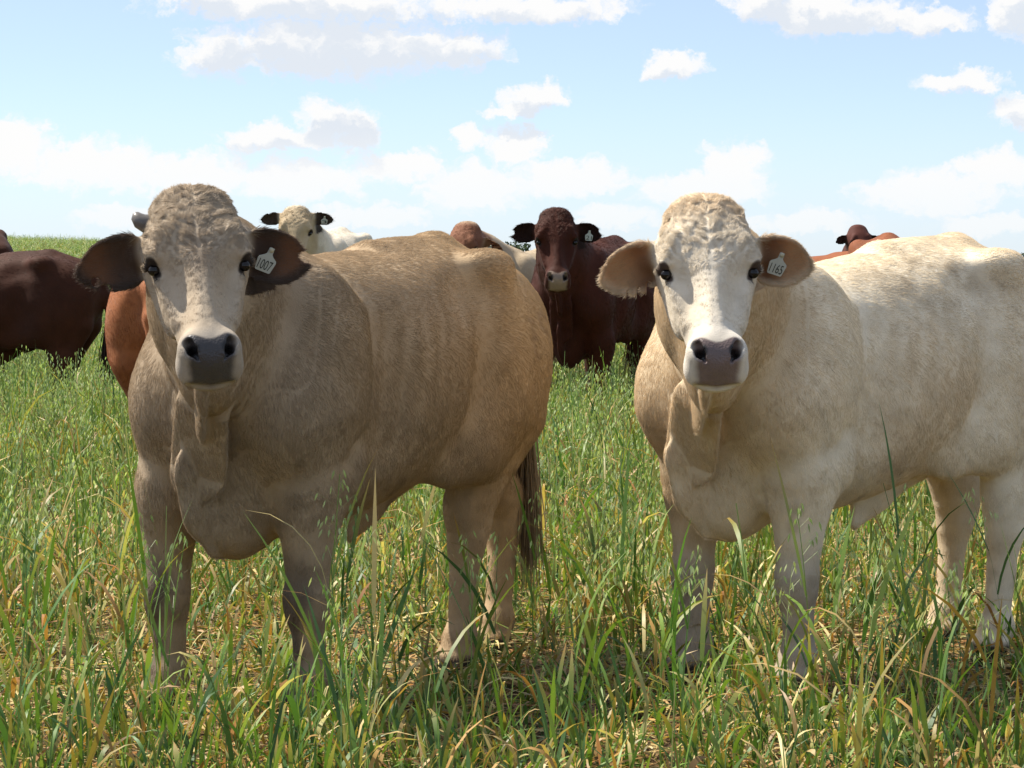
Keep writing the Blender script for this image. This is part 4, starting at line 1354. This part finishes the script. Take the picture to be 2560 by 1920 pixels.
def style_cream(V, N, ha, hb, hc, inhead, earm, earin, earl, earedge, muz, L, seed):
    c = np.tile((0.76, 0.66, 0.50), (len(V), 1))
    c = mixc(c, (0.60, 0.465, 0.30), sstep(fbm(V, 2.6, 13, 3), -0.05, 0.55) * 0.7)
    c = mixc(c, (0.56, 0.42, 0.26), sstep(V[:, 0], 0.45, 0.8) * (1 - inhead) * 0.75)
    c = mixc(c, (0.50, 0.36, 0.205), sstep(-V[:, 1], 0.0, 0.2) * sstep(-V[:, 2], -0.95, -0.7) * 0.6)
    pt = np.exp(-(((V[:, 0] + 0.12) / 0.24) ** 2 + ((V[:, 2] - 1.20) / 0.075) ** 2)) * (V[:, 1] > 0)
    c = mixc(c, (0.36, 0.27, 0.165), pt * sstep(fbm(V, 14, 4, 3), -0.35, 0.4) * 0.9)
    dirt = sstep(fbm(V, 12, 52, 3), 0.2, 0.6) * sstep(-V[:, 2], -0.85, -0.5)
    c = mixc(c, (0.38, 0.29, 0.19), dirt * 0.5)
    kn = sstep(-V[:, 2], -0.46, -0.33) * sstep(V[:, 0], 0.1, 0.3)
    c = mixc(c, (0.36, 0.30, 0.235), kn * 0.8)
    c = mixc(c, (0.64, 0.565, 0.45), inhead)
    c = mixc(c, (0.58, 0.43, 0.26), inhead * sstep(-ha, -0.10, 0.03) * 0.8)
    c = mixc(c, (0.64, 0.585, 0.50), inhead * sstep(ha, 0.34, 0.44))
    c = eyes_nose(c, ha, hb, hc, inhead, (0.135, 0.098, 0.092), (0.07, 0.048, 0.038))
    c = mixc(c, (0.42, 0.285, 0.165), earm * 0.95)
    c = mixc(c, (0.23, 0.125, 0.068), earm * earin * sstep(-earl, -0.72, -0.35))
    c = mixc(c, (0.66, 0.55, 0.40), earm * earedge * 0.75)
    return c


def solid(base, belly=None, face=None, nose=(0.05, 0.035, 0.03), ear=None, var=0.2):
    def st(V, N, ha, hb, hc, inhead, earm, earin, earl, earedge, muz, L, seed):
        c = np.tile(base, (len(V), 1)) * (1 + var * fbm(V, 4, seed, 3))[:, None]
        if belly is not None:
            c = mixc(c, belly, sstep(-V[:, 2], -0.75, -0.5))
        if face is not None:
            c = mixc(c, face, inhead)
        if ear is not None:
            c = mixc(c, ear, earm)
        return eyes_nose(c, ha, hb, hc, inhead, nose)
    return st


def pose(mid, fwd, head_w, face_w):
    """world placement -> cow-local head position and yaw"""
    fw = np.array(fwd, float); fw /= np.linalg.norm(fw)
    yaw = math.atan2(fw[1], fw[0])
    d_ = np.array(head_w[:2]) - np.array(mid)
    loc = (d_ @ fw, d_ @ np.array((-fw[1], fw[0])), head_w[2])
    psi = math.atan2(face_w[1], face_w[0]) - yaw
    return dict(mid=mid, yaw=yaw, head_o=loc, psi=psi)


def px(x, y, Y):
    """photo pixel at depth Y -> world X, Z"""
    return (x - 1280) * Y / F_PX, CAM_H + (HORIZON - y) * Y / F_PX


FAST = False
tan, tan_env = make_cow('steer', 'tan brown steer with ear tag 1007 standing in the left foreground', **pose((-0.47, 8.25), (-0.51, -0.86), (-0.834, 7.30, 1.422), (0.2, -0.98)),
    roll=R(-3), theta=R(55), legs=dict(fl=(0.50, 0.19), fr=(0.59, -0.225), hl=(-0.43, 0.13), hr=(-0.87, 0.0)), tail=[(-0.84, 0, 1.135), (-0.905, 0.02, 1.0), (-0.925, 0.045, 0.80), (-0.92, 0.055, 0.60)], style=style_tan, wide=1.0, hair=HAIR, hair_len=1.0, seed=3, horn=True, tag=('1007', 1, 0.44, 0.02, R(17), 0.043), folds=0.12,
    ears=dict(both=dict(L=0.210, H=0.074, drop=0.06, face=-0.25, a0=0.105), r=dict(drop=0.10, notch=[(0.70, -1.02, 0.020, 1.0), (0.80, -0.62, 0.012, 1.0)]), l=dict(drop=0.13, L=0.205, notch=[(1.02, 0.05, 0.020, 1.8)])))
cream, cream_env = make_cow('steer', 'cream white steer with ragged ear standing in the right foreground', **pose((1.07, 8.62), (-0.735, -0.68), (0.52, 7.58, 1.405), (0.03, -1.0)),
    roll=R(-1), theta=R(55), withers=0.04, legs=dict(fl=(0.50, 0.20), fr=(0.53, -0.19), hl=(-0.50, 0.18), hr=(-0.68, -0.16)), style=style_cream, wide=1.0, hair=HAIR, hair_len=0.95, tuft=1.6, seed=5, tag=('1165', 1, 0.50, 0.05, R(15), 0.041), folds=0.12,
    ears=dict(both=dict(L=0.195, H=0.072, a0=0.10), r=dict(drop=0.22, notch=[(0.66, -0.98, 0.013, 0.55), (0.52, -1.02, 0.016, 0.5), (0.36, -1.0, 0.020, 0.6)]), l=dict(drop=0.06)))
# the rest of the herd, farther back
BG = dict(res=0.026, hres=0.0125, hair=0)
RED = solid((0.050, 0.011, 0.004), ear=(0.022, 0.007, 0.004), nose=(0.20, 0.14, 0.10), var=0.25)
DARK = solid((0.046, 0.013, 0.005), var=0.3)
ORANGE = solid((0.30, 0.110, 0.042), belly=(0.32, 0.15, 0.08), var=0.35)
ORANGE2 = solid((0.22, 0.072, 0.028), var=0.35)
PALE = solid((0.62, 0.55, 0.44), face=(0.42, 0.33, 0.21), ear=(0.06, 0.045, 0.035), nose=(0.10, 0.08, 0.07))
BUFF = solid((0.42, 0.33, 0.22), face=(0.20, 0.085, 0.045), ear=(0.24, 0.13, 0.065))
MAROON = solid((0.085, 0.026, 0.018), ear=(0.04, 0.015, 0.013))
G = 'cattle standing farther back in the pasture'


def bg(label, mid, fwd, head_w, face_w, **kw):
    p = pose(mid, fwd, head_w, face_w)
    sc = kw.get('scale', 1.0)
    p['head_o'] = tuple(v / sc for v in p['head_o'])
    q = dict(BG); q.update(kw)
    return make_cow('cow', label, G, category='cow', **p, **q)


X, Z = px(1390, 545, 19.5)
bg('dark maroon cow facing the camera between the two front steers', (X + 0.30, 20.45), (-0.33, -0.94), (X, 19.5, 1.545), (0.03, -1), scale=1.04, head_scale=1.05, style=RED, seed=9,
   hair=50000, hair_len=1.3, res=0.018, hres=0.0085, tag=('21', 1, 0.55, -0.15, R(6), 0.044), theta=R(60), wide=0.86,
   ears=dict(both=dict(L=0.20, H=0.066, drop=-0.02, face=-0.1), l=dict(notch=[(1.0, 0.15, 0.026, 0.9)]), r=dict(notch=[(1.0, -0.1, 0.022, 1.4)])))
bg('dark brown cow in shade standing side-on at the left edge', (-3.82, 20.6), (-1.0, 0.12), (-4.84, 20.7, 1.15), (-1, 0.1), style=DARK, seed=12, withers=0.05, scale=0.965, hair=20000, hair_len=1.4, res=0.022)
bg('brown cow hindquarter peeking in at the very left edge', (-4.98, 25.0), (-0.5, 0.86), (-5.5, 26, 1.2), (-0.5, 0.86), style=DARK, seed=13, scale=1.14)
bg('orange brown cow standing behind the tan steer on its left', (-1.62, 14.1), (0.10, 1.0), (-1.5, 15.1, 0.75), (0.1, 1), legs=dict(hl=(-0.52, 0.10), hr=(-0.58, -0.10)), style=ORANGE, seed=14, theta=R(75), scale=0.98, hair=90000, hair_len=1.2, res=0.018, hres=0.014)
X, Z = px(742, 530, 25)
bg('white cow with a tan face and dark ears looking over the tan steer', (X + 0.22, 25.95), (-0.17, -0.98), (X, 25.0, 1.645), (0.0, -1), scale=1.12, style=PALE, seed=15, theta=R(60), hair=22000, hair_len=1.6, res=0.022, hres=0.009,
   ears=dict(both=dict(L=0.20, H=0.056, drop=-0.05, a0=0.03), r=dict(notch=[(0.6, 0.9, 0.012, 1.0)])), tag=('3', 1, 0.6, 0.0, R(5), 0.042))
X, Z = px(1165, 575, 21.6)
bg('buff cow with a brown head behind the tan steer', (X + 0.55, 22.4), (-0.52, -0.85), (X, 21.6, 1.475), (-0.35, -0.95), style=BUFF, seed=16, theta=R(62), hair=30000, hair_len=0.8, tag=('7', 1, 0.5, -0.1, R(5), 0.042),
   ears=dict(both=dict(L=0.22, H=0.06, drop=0.30)))
bg('orange red cow seen from behind over the cream steer', (2.80, 21.0), (0.10, 1.0), (2.9, 22.0, 1.0), (0.1, 1), style=ORANGE2, seed=17, scale=1.055, hair=15000, res=0.022)
X, Z = px(2145, 572, 36)
bg('small dark red cow with notched ear in the far distance', (X + 0.35, 36.9), (-0.35, -0.93), (X, 36.0, 1.575), (0.22, -0.97), style=MAROON, seed=18, scale=1.12, theta=R(58),
   ears=dict(both=dict(L=0.19, H=0.06), r=dict(notch=[(1.0, 0.0, 0.022, 1.0)])))
bg('red cow with tufted tail head low behind the cream steer', (2.75, 24.6), (-0.92, 0.35), (1.8, 24.9, 1.0), (-1, 0.3), style=ORANGE2, seed=19, scale=0.965)
bg('brown cow just showing at the right edge behind the cream steer', (3.86, 19.6), (-0.1, 1.0), (3.7, 20.6, 0.9), (0, 1), style=ORANGE2, seed=20, scale=0.93)
# ------------------------------------------------------------------ far trees on the plain
m_bark = simple('tree_bark', (0.10, 0.08, 0.06), 0.9, 0.1, 0.3, 8)
m_fol = bpy.data.materials.new('tree_foliage'); m_fol.use_nodes = True
t = NT(m_fol.node_tree); t.n.clear()
at = t.new('ShaderNodeAttribute', attribute_name='col').outputs['Color']
b_ = t.new('ShaderNodeBsdfDiffuse'); t.l.new(at, b_.inputs[0])
o_ = t.new('ShaderNodeOutputMaterial'); t.l.new(b_.outputs[0], o_.inputs[0])
r = np.random.default_rng(77)
TREES = [(905, 607, 420, 'lone far tree just clearing the back of the tan steer'), (1300, 606, 430, 'far tree left of the maroon cow'), (2452, 634, 520, 'leftmost far tree at the right horizon'),
         (2490, 628, 500, 'tallest far tree at the right horizon'), (2520, 636, 540, 'middle far tree at the right horizon'), (2552, 630, 510, 'rightmost far tree at the right horizon')]
for (tx, ty, Y, lab) in TREES:
    X_, ztop = px(tx, ty, Y)
    g0 = float(terrain(np.array([X_]), np.array([Y]))[0])
    H = ztop - g0
    root = bpy.data.objects.new('far_tree', None); COL.objects.link(root)
    root.location = (X_, Y, g0); root['label'] = lab; root['category'] = 'tree'; root['group'] = 'trees along the horizon'
    k0 = np.array((0, 0, 0.0))
    link('trunk', tube_mesh('trunk', [k0, (0.1, 0, H * 0.3), (0.0, 0.1, H * 0.6), (0.1, 0, H * 0.8)], [0.32, 0.26, 0.18, 0.08], m_bark, 8), root)
    n = 900
    cl_c = np.stack([r.normal(0, H * 0.20, 16), r.normal(0, H * 0.2, 16), H * (0.52 + 0.40 * r.random(16))], 1)
    pick = r.integers(0, 16, n)
    p = cl_c[pick] + r.normal(0, H * 0.065, (n, 3)); p[:, 2] = np.minimum(p[:, 2], H)
    a_ = r.normal(0, 1, (n, 3)); a_ /= np.linalg.norm(a_, axis=1, keepdims=True)
    b2 = np.cross(a_, r.normal(0, 1, (n, 3))); b2 /= np.linalg.norm(b2, axis=1, keepdims=True)
    s_ = 0.22 * (0.6 + 0.8 * r.random((n, 1)))
    V = np.stack([p - a_ * s_, p + b2 * s_ * 0.6, p + a_ * s_, p - b2 * s_ * 0.6], 1).reshape(-1, 3)
    F = np.arange(n * 4).reshape(-1, 4)
    c = np.array((0.055, 0.075, 0.038)) * (0.6 + 0.8 * r.random((n, 1)))
    link('crown', mesh_from('crown', V, F, m_fol, False, np.repeat(c, 4, 0)), root)
